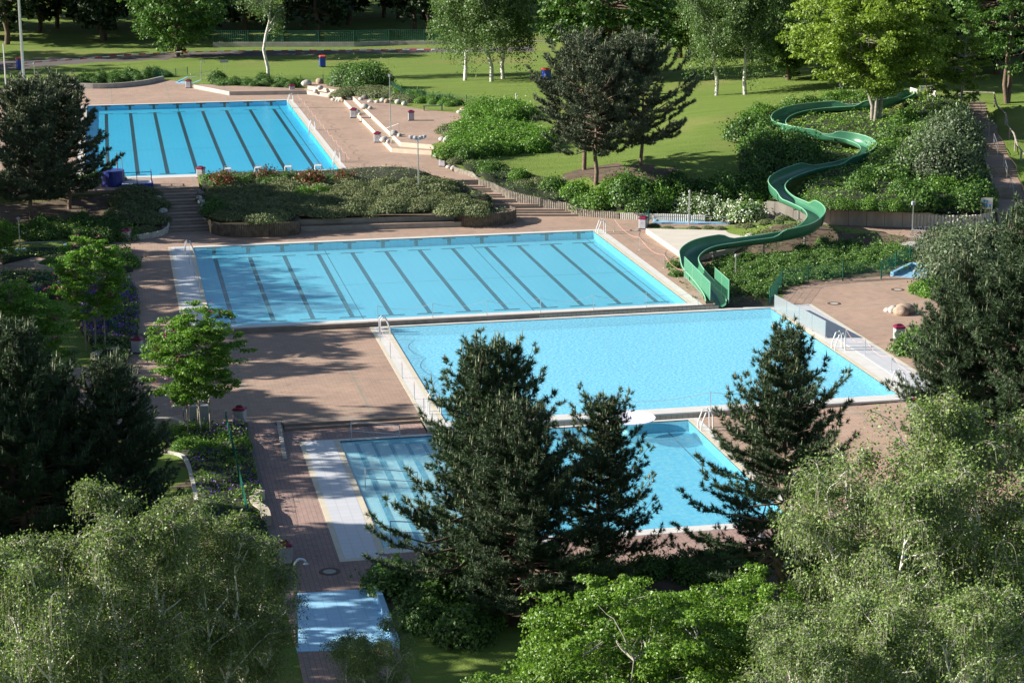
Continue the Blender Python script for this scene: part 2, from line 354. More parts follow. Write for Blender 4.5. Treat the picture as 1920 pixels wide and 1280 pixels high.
def region(outers, holes=(), pts=None):
    """triangles filling outers minus holes"""
    V = []; E = []
    for pl in list(outers)+list(holes):
        b = len(V); V += [Vector(p[:2]) for p in pl]; E += [(b+i, b+(i+1) % len(pl)) for i in range(len(pl))]
    if pts is not None: V += [Vector((float(p[0]), float(p[1]))) for p in pts]
    v, e, f = geometry.delaunay_2d_cdt(V, E, [], 0, 1e-4)[:3]
    v = np.array([tuple(p) for p in v]); f = np.array([t for t in f if len(t) == 3]); c = v[f].mean(1)
    keep = np.zeros(len(f), bool)
    for pl in outers: keep |= inpoly(c, pl)
    for pl in holes: keep &= ~inpoly(c, pl)
    f = f[keep]
    a = v[f]; ar = np.cross(a[:, 1]-a[:, 0], a[:, 2]-a[:, 0]); f[ar < 0] = f[ar < 0][:, ::-1]
    return v, f, c[keep]
# ------------------------------------------------------------------ levels and outlines
Z2, Z3, Z4, Z1 = 0.0, -.28, -.56, 2.1
P2 = (5.3, 119.9, 35.4, 145.6); P3 = (15.9, 97.2, 40.5, 118.6); P4 = (10.3, 79.6, 28.4, 95.8); P1 = (-2.6, 166.9, 18.5, 216.5)
def rect(x0, y0, x1, y1): return [(x0, y0), (x1, y0), (x1, y1), (x0, y1)]
C1 = rect(-3.2, 165.5, 19.2, 217.1); C2 = rect(3.5, 119.2, 36.2, 146.2); C3 = rect(14.8, 96.2, 43.4, 119.1); C4 = rect(8.45, 78.9, 29.0, 96.15)
UP = [(-40,160.2),(2.35,160.2),(6.5,160.2),(6.6,164.4),(19.1,163),(26.1,159.2),(29.3,158.7),(27.7,163.4),(27.4,173.1),(24.17,175.5),(24.24,212.5),(24.5,217),(22.6,220.6),
      (21.2,222),(12.8,223),(9.4,232.4),(8.4,237.7),(6,240),(-4,233.5),(-12.5,236),(-40,238)]
T25 = [(24.17,175.5),(27.4,173.1),(27.71,173.86),(25.09,176.17),(25.11,213.0),(24.24,212.5)]
T29 = [(25.09,176.17),(27.71,173.86),(29.6,176.5),(31.3,184.4),(34.2,185.9),(34.6,193.9),(30.5,199.2),(27.4,206),(25.11,213.0)]
# middle terrace: pool 2 surround, path to the hill stairs
MID = [(-1.2,149.2),(0.3,150.9),(1.6,151.2),(3.4,151.3),(6.9,151.2),(8.0,149.6),(10.6,148.9),(13.3,149.0),(13.6,151.0),(26.0,149.6),(27.5,149.2),(30,151),(30.3,152.6),(29.4,153.45),(35.9,151.98),(38.5,150.2),
       (44.6,147.2),at(1434,414,0),at(1545,420,0),at(1705,425,0),at(1770,427,0),at(1830,425,0),at(1868,414,0),(69.5,141.3),(70,136),(61,133.5),(55.5,137.9),(49,142.2),(44.5,143.6),(39.6,145.2),(39.2,134.2),(39.6,133.4),(37.5,124),(37.0,119.2),(36.2,119.2),(14.8,119.0),
       (-1.5,119.0),(-0.9,129.5),(0.3,135.5),(-.8,140.5),(-11,141.5),(-12,146.5),(-4,147.5)]
# lower terrace west of pool 3
LOW = [(-1.5,119.0),(14.8,119.0),(14.8,98.5),(7.75,98.5),(7.75,99.4),(5.95,99.4),(5.85,98.75),(-.2,99.3),(-3,103),(-3.4,109),(-3.0,112.5),(-0.6,113.2),(-1.4,116)]
# east deck round the boulders
EAST = [(43.4,96.2),(43.4,119.1),(41.6,119.6),(42.3,121.6),(43.6,124),(45.6,125.3),(48.9,126),(52,126.3),(54.5,128.2),(57,129.5),(58.5,126),(58,118),(60,110),(57,100),(50,96.2)]
# lowest terrace round pool 4
BOT = [(7.35,98.5),(14.8,98.5),(14.8,96.15),(29.0,96.15),(29.0,78.9),(31,78.6),(31,76.6),(20,75.6),(12,76.4),(9.5,77.3),(9.35,68.5),(9.35,60),(5.5,60),(5.65,68.7),(5.55,82.5),(5.9,98.75),(5.95,99.4),(7.75,99.4)]
def zsl(x, y): return -.56+.28*min(1, max(0, (x-33)/6))
SLP = [(29.0,96.2),(50,96.2),(57,100),(60,96),(56,86),(44,80),(31,76.6),(31,78.6),(29.0,78.9)]
RAMP = [(5.95,99.4),(7.7,99.35),(7.6,93.4),(5.75,93.4)]
DECKS = [UP, T25, T29, MID, LOW, EAST, BOT, SLP, C1, C2, C3, C4]
# ------------------------------------------------------------------ stair outlines (cut out of the ground)
NS = []; NZ = []
for k in range(7):
    for y in (160.2-k*1.28, 160.2-k*1.28-.38):
        f_ = (160.2-y)/9.0; NS.append(((2.3+1.2*f_, y), (6.6+.25*f_, y))); NZ.append(2.1-.15*(len(NS)))
NS.append(((3.5, 151.2), (6.85, 151.15)))
HS = []; HZ = []
for fl in range(6):
    a, b_ = RS[2*fl], RS[2*fl+1]
    for k in range(5):
        f_ = k/5; z = a[3]-.155*(k+1); ry = a[0]+(b_[0]-a[0])*(f_+.12)+1
        HS.append((at(a[1]+(b_[1]-a[1])*f_, ry, z), at(a[2]+(b_[2]-a[2])*f_, ry, z))); HZ.append(z)
HS.append((at(1880, 424, 0), at(1945, 424, 0)))
foot = lambda e: [p[0] for p in e]+[p[1] for p in e][::-1]
DECKS += [foot(WS), foot(NS), foot(HS), [WS[0][0], WS[0][1], (29.6, 160.0), (29.25, 158.8), (26.0, 159.3)]]
def deck(name, poly, z, m, holes=(), sk=None, depth=.9, pts=None):
    v, f, c = region([poly], holes, pts)
    zz = np.array([z(*p) for p in v]) if callable(z) else np.full(len(v), z)
    V = [(*p, q) for p, q in zip(v, zz)]; Fs = [tuple(t) for t in f]; mi = [0]*len(Fs)
    n = len(poly); ar = sum(poly[i][0]*poly[(i+1) % n][1]-poly[(i+1) % n][0]*poly[i][1] for i in range(n))
    pl = poly if ar > 0 else poly[::-1]
    for i in range(n):
        a, b = pl[i], pl[(i+1) % n]; k = len(V)
        za = z(*a) if callable(z) else z; zb = z(*b) if callable(z) else z
        V += [(a[0], a[1], za-depth), (b[0], b[1], zb-depth), (b[0], b[1], zb), (a[0], a[1], za)]; Fs.append((k, k+1, k+2, k+3)); mi.append(1)
    o = mesh(name, V, Fs, [m, sk or RISER], mi=mi); tag(o, kind='structure'); return o
deck('upper_deck', UP, Z1, PAVER, [C1])
deck('terrace_step', T25, 2.5, PAVER, sk=CREAM); deck('upper_terrace', T29, 2.9, PAVER, sk=CREAM)
deck('middle_deck', MID, Z2, PAVER, [C2]); deck('west_deck', LOW, Z3, PAVER); deck('east_deck', EAST, Z3, PAVER)
deck('lower_deck', BOT, Z4, PAVER2, [RAMP, C4]); deck('southeast_deck', SLP, zsl, PAVER, pts=[(x+.3, y) for x in range(33, 42, 2) for y in (80, 85, 90, 94)])
deck('ramp', RAMP, lambda x, y: Z4+(Z3-Z4)*min(1, max(0, (y-93.4)/6)), PAVER2)
# ground sheet
def grid(x0, x1, y0, y1, s):
    X, Y = np.meshgrid(np.arange(x0, x1, s), np.arange(y0, y1, s)); P = np.stack([X.ravel(), Y.ravel()], 1); return P+rng.uniform(-.2, .2, P.shape)*s
near = grid(-40, 100, 55, 330, 1.9)
inside = np.zeros(len(near), bool)
for d in DECKS: inside |= inpoly(near, d)
near = near[~inside]
far = grid(-1500, 1500, -1400, 2600, 90); far2 = grid(-250, 300, -60, 600, 11)
m2 = (far2[:, 0] > -39) & (far2[:, 0] < 99) & (far2[:, 1] > 56) & (far2[:, 1] < 329); m1 = (abs(far[:, 0]) < 260) & (far[:, 1] > -80) & (far[:, 1] < 620)
TRACK = [at(px, py, 2.45)[:2] for px, py in [(-60,134),(140,116),(400,104),(640,99),(1000,97),(1000,89),(640,91),(400,94),(200,100),(0,110),(-60,115)]]
SOIL = [[onground(*p)[:2] for p in [(1300,574),(1245,500),(1290,490),(1420,430),(1440,425),(1520,412),(1560,430),(1700,450),(1790,455),(1740,505),(1680,517),(1600,522),(1520,532),(1440,556),(1440,574)]],
        [onground(*p)[:2] for p in [(383,338),(640,330),(829,338),(852,350),(896,372),(925,390),(925,402),(860,420),(800,405),(530,415),(400,436),(383,420)]], [onground(*p)[:2] for p in [(0,352),(270,362),(300,440),(230,445),(0,450)]], [onground(*p)[:2] for p in [(700,1100),(900,1085),(1060,1065),(1400,1055),(1600,1080),(1560,1180),(1100,1160),(820,1165),(740,1140)]],
        [onground(*p)[:2] for p in [(300,800),(455,800),(505,1010),(380,1010),(355,860)]],
        [onground(*p)[:2] for p in [(1040,330),(1150,305),(1330,335),(1400,365),(1300,375),(1100,362)]]]
gv, gf, gc = region([rect(-1600, -1500, 1700, 2700)], DECKS, np.concatenate([near, far[~m1], far2[~m2]]))
mi = np.zeros(len(gf), int)
for s in SOIL: mi[inpoly(gc, s)] = 1
mi[inpoly(gc, TRACK)] = 2
def grass_mat():
    m, n, l, p = nodes('lawn_grass'); v = mapped(n, l)
    vs_ = mapped(n, l, (.25, 1.6, 1)); st = noise(n, l, vs_, .55, 6, .7); big = noise(n, l, v, .045, 4, .6); fine = noise(n, l, v, 9, 4, .8); mid = noise(n, l, v, .8, 6, .7)
    c = mixn(n, l, ramp(n, l, st, .35, .65), (.135, .215, .040), (.195, .26, .060))
    c = mixn(n, l, ramp(n, l, big, .53, .68), c, (.25, .235, .085))
    c = mixn(n, l, ramp(n, l, mid, .6, .75), c, (.115, .17, .035))
    c = mixn(n, l, ramp(n, l, fine, .2, .9, (.55, .6, .5), (1.35, 1.3, 1.25)), (0, 0, 0), c) if False else mixn(n, l, 1.0, c, ramp(n, l, fine, .25, .75, (.68, .7, .65), (1, 1, 1)), 'MULTIPLY')
    l.new(c, p.inputs['Base Color']); p.inputs['Roughness'].default_value = .95; p.inputs['Specular IOR Level'].default_value = .15
    b = n.new('ShaderNodeBump'); b.inputs['Strength'].default_value = .9; b.inputs['Distance'].default_value = .08; l.new(fine, b.inputs['Height']); l.new(b.outputs[0], p.inputs['Normal'])
    return m
GRASS = grass_mat(); TRACKM = mat('cinder_track', (.085, .07, .065), .95, var=.2, scale=1)
tag(mesh('ground', np.column_stack([gv, H(gv)]), gf, [GRASS, DIRT, TRACKM], mi=mi, smooth=True), kind='structure')

# ------------------------------------------------------------------ pools
LINE = mat('black_lane_tile', (.003, .006, .012), .5, var=.2, scale=2)
def pool(name, label, wr, cr, zd, dep, fmat, wmat, tint, extra=0):
    x0, y0, x1, y1 = wr; zw = zd-.03; zf = zd-dep
    t = empty(name, ((x0+x1)/2, (y0+y1)/2, zd)); tag(t, label, 'pool', 'open air pools'); ox, oy = t.location[0], t.location[1]
    loc = lambda P: [(p[0]-ox, p[1]-oy, p[2]-zd) for p in P]
    b = MB(); q = rect(*wr)
    b.add(loc([(*p, zf) for p in q]), [(0, 1, 2, 3)])
    for i in range(4):
        a, c = q[i], q[(i+1) % 4]; b.add(loc([(*a, zf), (*c, zf), (*c, zd), (*a, zd)]), [(3, 2, 1, 0)])
    b.build('basin', fmat, t)
    b = MB(); o = cr; v, f, c = region([o], [q])
    b.add(loc([(*p, zd+.012) for p in v]), [tuple(k) for k in f], 0)
    for i in range(4):
        a, c = o[i], o[(i+1) % 4]; b.add(loc([(*a, zd-.10), (*c, zd-.10), (*c, zd+.012), (*a, zd+.012)]), [(0, 1, 2, 3)], 0)
        a, c = q[i], q[(i+1) % 4]; b.add(loc([(*a, zd-.05), (*c, zd-.05), (*c, zd+.012), (*a, zd+.012)]), [(3, 2, 1, 0)], 1)
    # cream edge strips along the water and along the outer rim, each 4 mm proud
    def strip(xa, ya, xb, yb, m): b.add(loc([(xa, ya, zd+.016), (xb, ya, zd+.016), (xb, yb, zd+.016), (xa, yb, zd+.016)]), [(0, 1, 2, 3)], m)
    strip(x0-.28, y0, x0, y1, 1); strip(x1, y0, x1+.28, y1, 1)
    ox1, oy1 = cr[2]; ox0, oy0 = cr[0]
    if ox1-x1 > .9: strip(ox1-.16, oy0, ox1, oy1, 1)
    if x0-ox0 > .9: strip(ox0, oy0, ox0+.2, oy1, 1)
    b.build('coping', [COPE, CREAMT], t)
    wv = np.array([(x, y) for x in np.linspace(x0, x1, 3) for y in np.linspace(y0, y1, 3)])
    wo = mesh('water', [(*p, zw) for p in rect(*wr)], [(0, 1, 2, 3)], wmat); tag(wo, kind='structure')
    return t, loc, zf
W1 = water_mat('deep_pool_water', (.90, 1, 1), .55, 1.4, .04, .6); W2 = water_mat('pool_water', (.98, 1, 1), .58, 1.6, .18, .7); W3 = water_mat('ripply_pool_water', (.95, 1, 1), .58, 1.9, .5, .95); W4 = water_mat('shallow_pool_water', (.97, 1, 1), .6, 1.7, .22, .9)
FL1 = floor_mat('pool_tile_deep', (.065, .66, 1.0)); FL2 = floor_mat('pool_tile', (.20, .77, 1.0))
def lines(t, loc, zf, xs, ya, yb, wid, tl, end_y, zw):
    for x in xs:
        b = MB(); z = zf+.006
        b.add(loc([(x-wid/2, ya, z), (x+wid/2, ya, z), (x+wid/2, yb, z), (x-wid/2, yb, z)]), [(0, 1, 2, 3)])
        for y in (ya, yb): b.add(loc([(x-tl, y-.12, z+.004), (x+tl, y-.12, z+.004), (x+tl, y+.12, z+.004), (x-tl, y+.12, z+.004)]), [(0, 1, 2, 3)])
        # cross on the end wall
        yw = end_y-.006; b.add(loc([(x-.14, yw, zf), (x+.14, yw, zf), (x+.14, yw, zw-.02), (x-.14, yw, zw-.02)]), [(0, 1, 2, 3)])
        b.add(loc([(x-.5, yw-.003, zw-.16), (x+.5, yw-.003, zw-.16), (x+.5, yw-.003, zw-.07), (x-.5, yw-.003, zw-.07)]), [(0, 1, 2, 3)])
        b.build('lane_line', LINE, t)
pt1 = pool('fifty_metre_pool', 'long deep blue swimming pool with black lane lines on the upper deck', P1, C1, Z1, .55, FL1, W1, 0)
lines(*pt1, [-.65+2.5*k for k in range(8)], 171.2, 217-4.1+.6, .34, .7, P1[3], Z1)
pt2 = pool('lane_pool', 'light blue swimming pool with twelve dark lane lines on the middle deck', P2, C2, Z2, .6, FL2, W2, 0)
lines(*pt2, [6.78+2.5*k for k in range(12)], 123.2, 144.1, .30, .85, P2[3], Z2)
pt3 = pool('bathing_pool', 'wide light blue pool without lane lines where the green slide ends', P3, C3, Z3, .6, FL2, W3, 0)
pt4 = pool('shallow_pool', 'light blue shallow pool with wide underwater steps behind the front pines', P4, C4, Z4, .55, FL2, W4, 0)
# thin joint lines on the floors
def joints(pt, segs, wd=.035):
    t, loc, zf = pt; b = MB()
    for (xa, ya, xb, yb) in segs:
        dx, dy = xb-xa, yb-ya; L = math.hypot(dx, dy); nx, ny = -dy/L*wd, dx/L*wd
        b.add(loc([(xa-nx, ya-ny, zf+.004), (xb-nx, yb-ny, zf+.004), (xb+nx, yb+ny, zf+.004), (xa+nx, ya+ny, zf+.004)]), [(0, 1, 2, 3)])
    b.build('floor_joint', LINE, t)
joints(pt1, [(6.9, 167, 6.9, 216.4), (17.6, 167, 17.6, 216.4), (-2.5, 186, 18.4, 186)]); joints(pt2, [(14.9, 120, 14.9, 145.5), (25.9, 120, 25.9, 145.5), (34.9, 120, 34.9, 145.5), (5.4, 133, 35.3, 133)], .025)
joints(pt3, [(28.6, 97.3, 28.6, 118.5), (39.7, 97.3, 39.7, 118.5), (16.0, 108, 40.4, 108), (16.9, 97.3, 16.9, 118.5)], .022); joints(pt4, [(27.3, 79.7, 27.3, 95.7), (16.2, 79.7, 16.2, 95.7)], .03)
# steps and pale strip of pool 4
STEPE = mat('blue_step_edge', (.05, .28, .40), .5)
t, loc, zf = pt4; b = MB()
STEPM = tile_mat('pale_teal_step', (.62, .86, .84), (.5, .7, .72), .4)
for k in range(6):
    b.add([], []); xa = 10.35+.85*k; zt = Z4-.07-.07*k
    b.prism([tuple(loc([(x, y, 0)])[0][:2]) for x, y in rect(xa, 79.7, xa+.85-.003, 95.7)], zf-Z4+.002, zt-Z4, 0)
b.build('underwater_steps', STEPM, t)
for k in range(6):
    xa = 10.35+.85*k; q_ = MB(); zt = Z4-.07-.07*k+.004
    q_.add(loc([(xa+.66, 79.75, zt), (xa+.84, 79.75, zt), (xa+.84, 95.65, zt), (xa+.66, 95.65, zt)]), [(0, 1, 2, 3)]); q_.build('step_edge', STEPE, t)
def flat(name, poly, z, h, m, label, cat, **k):
    b = MB(); b.prism(poly, z-.05, z+h, 0); o = b.build(name, m); tag(o, label, cat, **k); return o
x = 7.0
WT = MB(); WT.prism(rect(8.55, 78.6, 10.0, 96.1), Z4-.05, Z4+.024, 0)
o = WT.build('foot_bath', WTILE); tag(o, 'long white tiled foot bath strip beside the underwater steps', 'foot bath')
bb = MB(); 
for r_ in (rect(8.3, 78.6, 8.545, 96.1), rect(10.005, 78.9, 10.28, 96.1), rect(8.3, 78.3, 10.28, 78.595)): bb.prism(r_, Z4-.05, Z4+.02, 0)
bb.build('rim', CREAMT, o)
WT = MB(); WT.prism(rect(3.9, 119.9, 5.0, 146.0), -.05, .024, 0); o = WT.build('foot_bath', WTILE); tag(o, 'white tiled foot bath strip along the left end of the lane pool', 'foot bath')
WT = MB(); WT.prism(rect(41.7, 96.4, 43.1, 118.9), Z3-.05, Z3+.024, 0); o = WT.build('foot_bath', WTILE); tag(o, 'pale grey foot bath strip on the right side of the slide pool', 'foot bath')
# tiled end walls between the pools
def wall(name, label, poly, z0, z1, m, cat='wall', **k):
    b = MB(); b.prism(poly, z0, z1, 0); o = b.build(name, m); tag(o, label, cat, **k); return o
wall('tiled_wall', 'grey tiled end wall between the lane pool and the slide pool', rect(14.8, 119.1, 37.2, 119.18), Z3-.1, -.09, GTILE)
wall('tiled_wall', 'grey tiled end wall between the slide pool and the front pool', rect(14.8, 96.155, 38.0, 96.19), Z4-.1, Z3-.09, GTILE)
# two-riser step down west of pool 3
b = MB(); b.prism(rect(7.75, 98.2, 14.8, 98.8), Z4-.2, Z3-.14+.002, 0, 1); b.prism(rect(7.3, 98.75, 14.8, 99.1), Z4-.2, Z3+.006, 0, 0); 
tag(b.build('steps', [RISER, PAVER]), 'two low stone steps down from the west deck to the front pool', 'steps')
b = MB(); b.prism([(7.42, 98.9), (7.62, 98.9), (7.45, 93.2), (7.25, 93.2)], Z4-.2, [Z3+.05, Z3+.05, Z4+.06, Z4+.06], 0); tag(b.build('ramp_kerb', CONC), 'slim concrete kerb between the ramp and the low steps', 'kerb')
b = MB(); b.prism(rect(-1.5, 118.9, 14.8, 119.3), Z3-.1, .008, 0); tag(b.build('step_edge', RISER), 'long stone step edge between the middle deck and the west deck', 'step')

# ------------------------------------------------------------------ stairs
def stairs(name, label, edges, zs, m=PAVER):
    """edges[i] = (left xy, right xy) of riser i; tread i lies between riser i and i+1 at height zs[i]"""
    b = MB()
    for i in range(len(edges)-1):
        (l0, r0_), (l1, r1_) = edges[i], edges[i+1]
        b.prism([l1, r1_, r0_, l0], zs[i]-.9, zs[i], 0, 1)
    o = b.build(name, [RISER, m]); tag(o, label, 'stairs'); return o
stairs('wide_stairs', 'wide pink stone stairs with long treads fanning down beside the juniper planter', WS, WZ)
b = MB(); b.prism([WS[0][0], WS[0][1], (29.6, 160.0), (29.25, 158.8), (26.0, 159.3)], 1.2, 2.096, 0, 1); tag(b.build('stair_landing', [RISER, PAVER]), kind='structure')
stairs('narrow_stairs', 'shaded stone stairs between boulders left of the juniper planter', NS, NZ)
stairs('hill_stairs', 'long flight of stone stairs with landings climbing the slope beside the slide', HS, HZ)
b = MB(); z0 = RS[0][3]; p = [at(1812, 193, z0), at(1848, 193, z0), at(1843, 185, z0), at(1800, 185, z0)]; b.prism(p, z0-.6, z0+.03, 0, 1); tag(b.build('stair_landing', [RISER, PAVER]), kind='structure')
# ------------------------------------------------------------------ foliage
def unit(v): return v/(np.linalg.norm(v, axis=-1, keepdims=True)+1e-9)
def leaves(P, D, size, jit=1.0, asp=.62, fold=.0):
    """one diamond leaf per point; D: rough facing direction"""
    n = len(P); N = unit(unit(D)+jit*rng.normal(size=(n, 3))*.6); T = unit(np.cross(N, rng.normal(size=(n, 3)))); B = np.cross(N, T)
    s = (size*rng.uniform(.65, 1.3, n))[:, None]*.5
    V = np.stack([P-T*s, P+B*s*asp+N*s*.25, P+T*s, P-B*s*asp+N*s*.25], 1).reshape(-1, 3)
    return V, np.arange(4*n).reshape(n, 4)
class Cloud:
    def __init__(s): s.V = []; s.F = []; s.M = []; s.n = 0
    def add(s, V, Fc, m=0):
        if Fc.shape[1] == 3: Fc = np.column_stack([Fc, Fc[:, 2]]) if False else Fc
        s.V.append(V); s.F.append(Fc+s.n); s.M.append(np.full(len(Fc), m)); s.n += len(V)
    def build(s, name, mats, parent=None, **k):
        k4 = all(f.shape[1] == s.F[0].shape[1] for f in s.F)
        if not k4:   # split quads into triangles
            F2, M2 = [], []
            for f, m in zip(s.F, s.M):
                if f.shape[1] == 4: f = np.concatenate([f[:, [0, 1, 2]], f[:, [0, 2, 3]]]); m = np.concatenate([m, m])
                F2.append(f); M2.append(m)
            s.F, s.M = F2, M2
        return mesh(name, np.concatenate(s.V), np.concatenate(s.F), mats, parent, np.concatenate(s.M), **k)
def sph(n): return unit(rng.normal(size=(n, 3)))
def lumps(dirs, k=14, amp=.22, sharp=6):
    c = sph(k); w = rng.uniform(-.6, 1, k); d = dirs @ c.T
    return 1+amp*(np.exp(sharp*(d-1))*w).sum(1)
def curve(a, b, sag=.15, n=6, wob=.04, up_first=True):
    a, b = np.array(a, float), np.array(b, float); t = np.linspace(0, 1, n)[:, None]; L = np.linalg.norm(b-a)
    P = a+(b-a)*t; P[:, 2:] += sag*L*np.sin(np.pi*t)*(1 if up_first else -1); P[1:-1] += rng.normal(size=(n-2, 3))*wob*L; return P
def blob_leaves(cl, C, rc, per, size, flat=.7, m=0, sub=5, jit=1.0):
    """leafy clumps: every cluster is a handful of small leafy bumps, leaves on their outer shells"""
    k = len(C); S = np.repeat(C, sub, 0)+sph(k*sub)*np.repeat(rc, sub)[:, None]*rng.uniform(.3, .8, (k*sub, 1))*np.array([1, 1, flat])
    rs = np.repeat(rc, sub)*rng.uniform(.3, .55, k*sub); q = max(1, per//sub)
    Q = np.repeat(S, q, 0); d = sph(len(Q)); d[:, 2] = np.where(d[:, 2] < -.25, -d[:, 2]*.6, d[:, 2]); d = unit(d)
    P = Q+d*np.repeat(rs, q)[:, None]*rng.uniform(.55, 1.12, (len(Q), 1))*np.array([1, 1, flat])
    V, Fc = leaves(P, d+np.array([0, 0, .4]), size, jit); cl.add(V, Fc, m); return P, d
def place(t, label, cat, loc, group=None, rz=0, sc=1):
    t.location = loc; t.rotation_euler[2] = rz; t.scale = (sc,)*3; tag(t, label, cat, group)
def broad(name, Ht, Rc, z0, ncl, per, size, lm, bark, tr=.2, stems=1, flat=.75, rcl=.22, zc=.5, spread=.25, extra=None, zsq=1.0, inner=.45, wid=None, bare=0):
    """broadleaf tree about its base at the origin -> Empty > trunk, crown"""
    t = empty(name); cl = Cloud(); hz = (Ht-z0)/2; cz = z0+hz
    d = sph(ncl); rad = rng.uniform(inner, 1, ncl)**.6*lumps(d)
    up = np.where(d[:, 2] < 0, zsq, 1.0)
    C = d*rad[:, None]*np.array([Rc, Rc, hz])*.88; C[:, 2] *= up; C[:, 2] += cz
    C[:, 2] = np.maximum(C[:, 2], z0*.9+.2)
    rc = Rc*rcl*rng.uniform(.7, 1.25, ncl)
    blob_leaves(cl, C, rc, per, size, flat)
    if extra: 
        k = rng.choice(ncl, int(ncl*extra[1])); P = C[k]+sph(len(k))*rc[k][:, None]*.8; V, Fc = leaves(np.repeat(P, 5, 0)+rng.normal(size=(len(P)*5, 3))*size*.8, sph(len(P)*5), size*1.1); cl.add(V, Fc, 1)
    paths = []; rr = []; tops = []
    for s in range(stems):
        a = 2*math.pi*s/max(1, stems)+rng.uniform(0, 1); sp = spread*Rc if stems > 1 else 0
        top = np.array([math.cos(a)*sp*1.8, math.sin(a)*sp*1.8, z0+(Ht-z0)*.72]); b0 = np.array([math.cos(a)*sp*.25, math.sin(a)*sp*.25, -.3])
        P = curve(b0, top, 0, 7, .012); paths.append(P); rr.append(np.linspace(tr, tr*.25, 7)); tops.append(P)
    for i in range(0, ncl, 1 if ncl < 90 else 2):
        st = tops[rng.integers(stems)]; k = int(np.clip(np.searchsorted(st[:, 2], C[i, 2]-.25*np.linalg.norm(C[i, :2])-.3), 2, 6)); P = curve(st[k], C[i], .06, 5, .04)
        paths.append(P); rr.append(np.linspace(tr*.28, tr*.05, 5))
    V, Fc = tube_arr(paths, rr, 6); mesh('trunk', V, Fc, bark, t, smooth=True)
    cl.build('crown', [lm]+([extra[0]] if extra else []), t); return t
def birch(name, Ht, Rc, z0, nlimb, nstr, slen, size, lm, stems=1, tr=.14, near=False, step=.09, spread=.5, lean=0):
    """weeping birch: white stems, rising limbs, twigs that arch over and hang"""
    t = empty(name); cl = Cloud(); paths, rr = [], []; tw, tr2 = [], []; LP = []; LD = []
    sts = []
    for s in range(stems):
        a = 2*math.pi*s/stems+rng.uniform(0, .8); sp = spread*Rc if stems > 1 else 0; hh = Ht*rng.uniform(.80, .93)
        b0 = np.array([math.cos(a)*.25*(stems > 1), math.sin(a)*.25*(stems > 1), -.3]); top = np.array([math.cos(a)*sp+lean, math.sin(a)*sp, hh-.2])
        P = curve(b0, top, 0, 9, .015); sts.append(P); paths.append(P); rr.append(np.linspace(tr, tr*.12, 9))
    for i in range(nlimb):
        st = sts[rng.integers(stems)]; f = rng.uniform(.0, 1)**.8 if i > stems*3 else 1.0; zz = z0+(st[-1, 2]-z0)*f; k = np.clip(np.interp(zz, st[:, 2], np.arange(9)), 0, 8)
        p0 = np.array([np.interp(k, np.arange(9), st[:, j]) for j in range(3)])
        env = math.sin(math.pi*(.18+.78*f))**.7; a = rng.uniform(0, 2*math.pi); L = Rc*env*rng.uniform(.35, 1.0)*(1-.35*(stems > 1))
        e = p0+np.array([math.cos(a)*L, math.sin(a)*L, L*rng.uniform(.5, 1.35)]); e[2] = min(e[2], Ht*rng.uniform(.9, 1.02))
        P = curve(p0, e, .10, 6, .03); paths.append(P); r0_ = .012+tr*.28*(1-f*.6); rr.append(np.linspace(r0_, r0_*.3, 6))
        for j in range(nstr):
            g = rng.uniform(.35, 1); q = np.array([np.interp(g*5, np.arange(6), P[:, m_]) for m_ in range(3)])
            aa = a+rng.normal()*1.1; h = rng.uniform(.25, .7)*min(1, slen); dl = slen*(rng.uniform(.4, 1.15) if not near else rng.uniform(-.2, 1.2))
            end = q+np.array([math.cos(aa)*h*1.3, math.sin(aa)*h*1.3, -dl]); n = 7; tt = np.linspace(0, 1, n)[:, None]
            mid = q+np.array([math.cos(aa)*h, math.sin(aa)*h, h*.55]); S = (1-tt)**2*q+2*tt*(1-tt)*mid+tt**2*end
            if S[-1, 2] < .3: S[:, 2] = np.maximum(S[:, 2], .3)
            if near: tw.append(S); tr2.append(np.linspace(.010, .004, n))
            m_ = max(3, int((dl+h)/step)); u = rng.uniform(.12, 1, m_)*(n-1); LP.append(np.stack([np.interp(u, np.arange(n), S[:, c_]) for c_ in range(3)], 1)+rng.normal(size=(m_, 3))*size*(1.5 if near else .9))
    P = np.concatenate(LP); D = rng.normal(size=P.shape)+np.array([0, 0, .7])+unit(P-np.array([0, 0, Ht*.55]))*.8
    V, Fc = leaves(P, D, size); cl.add(V, Fc, 0)
    V, Fc = tube_arr(paths, rr, 7 if near else 5); mesh('trunk', V, Fc, BARKB, t, smooth=True)
    if tw: V, Fc = tube_arr(tw, tr2, 3); mesh('twigs', V, Fc, BARKG, t)
    cl.build('crown', lm, t); return t
def needles(P, D, L, wd, k):
    n = len(P)*k; Q = np.repeat(P, k, 0); d = unit(unit(np.repeat(D, k, 0))*.62+sph(n)*rng.uniform(.5, 1, (n, 1))); s = Q+np.repeat(unit(D), k, 0)*rng.uniform(-.5, .5, (n, 1))*L*.8
    b = unit(np.cross(d, rng.normal(size=(n, 3))))*wd*.5; l = L*rng.uniform(.7, 1.15, (n, 1))
    V = np.stack([s-b, s+b, s+d*l], 1).reshape(-1, 3); return V, np.arange(3*n).reshape(n, 3)
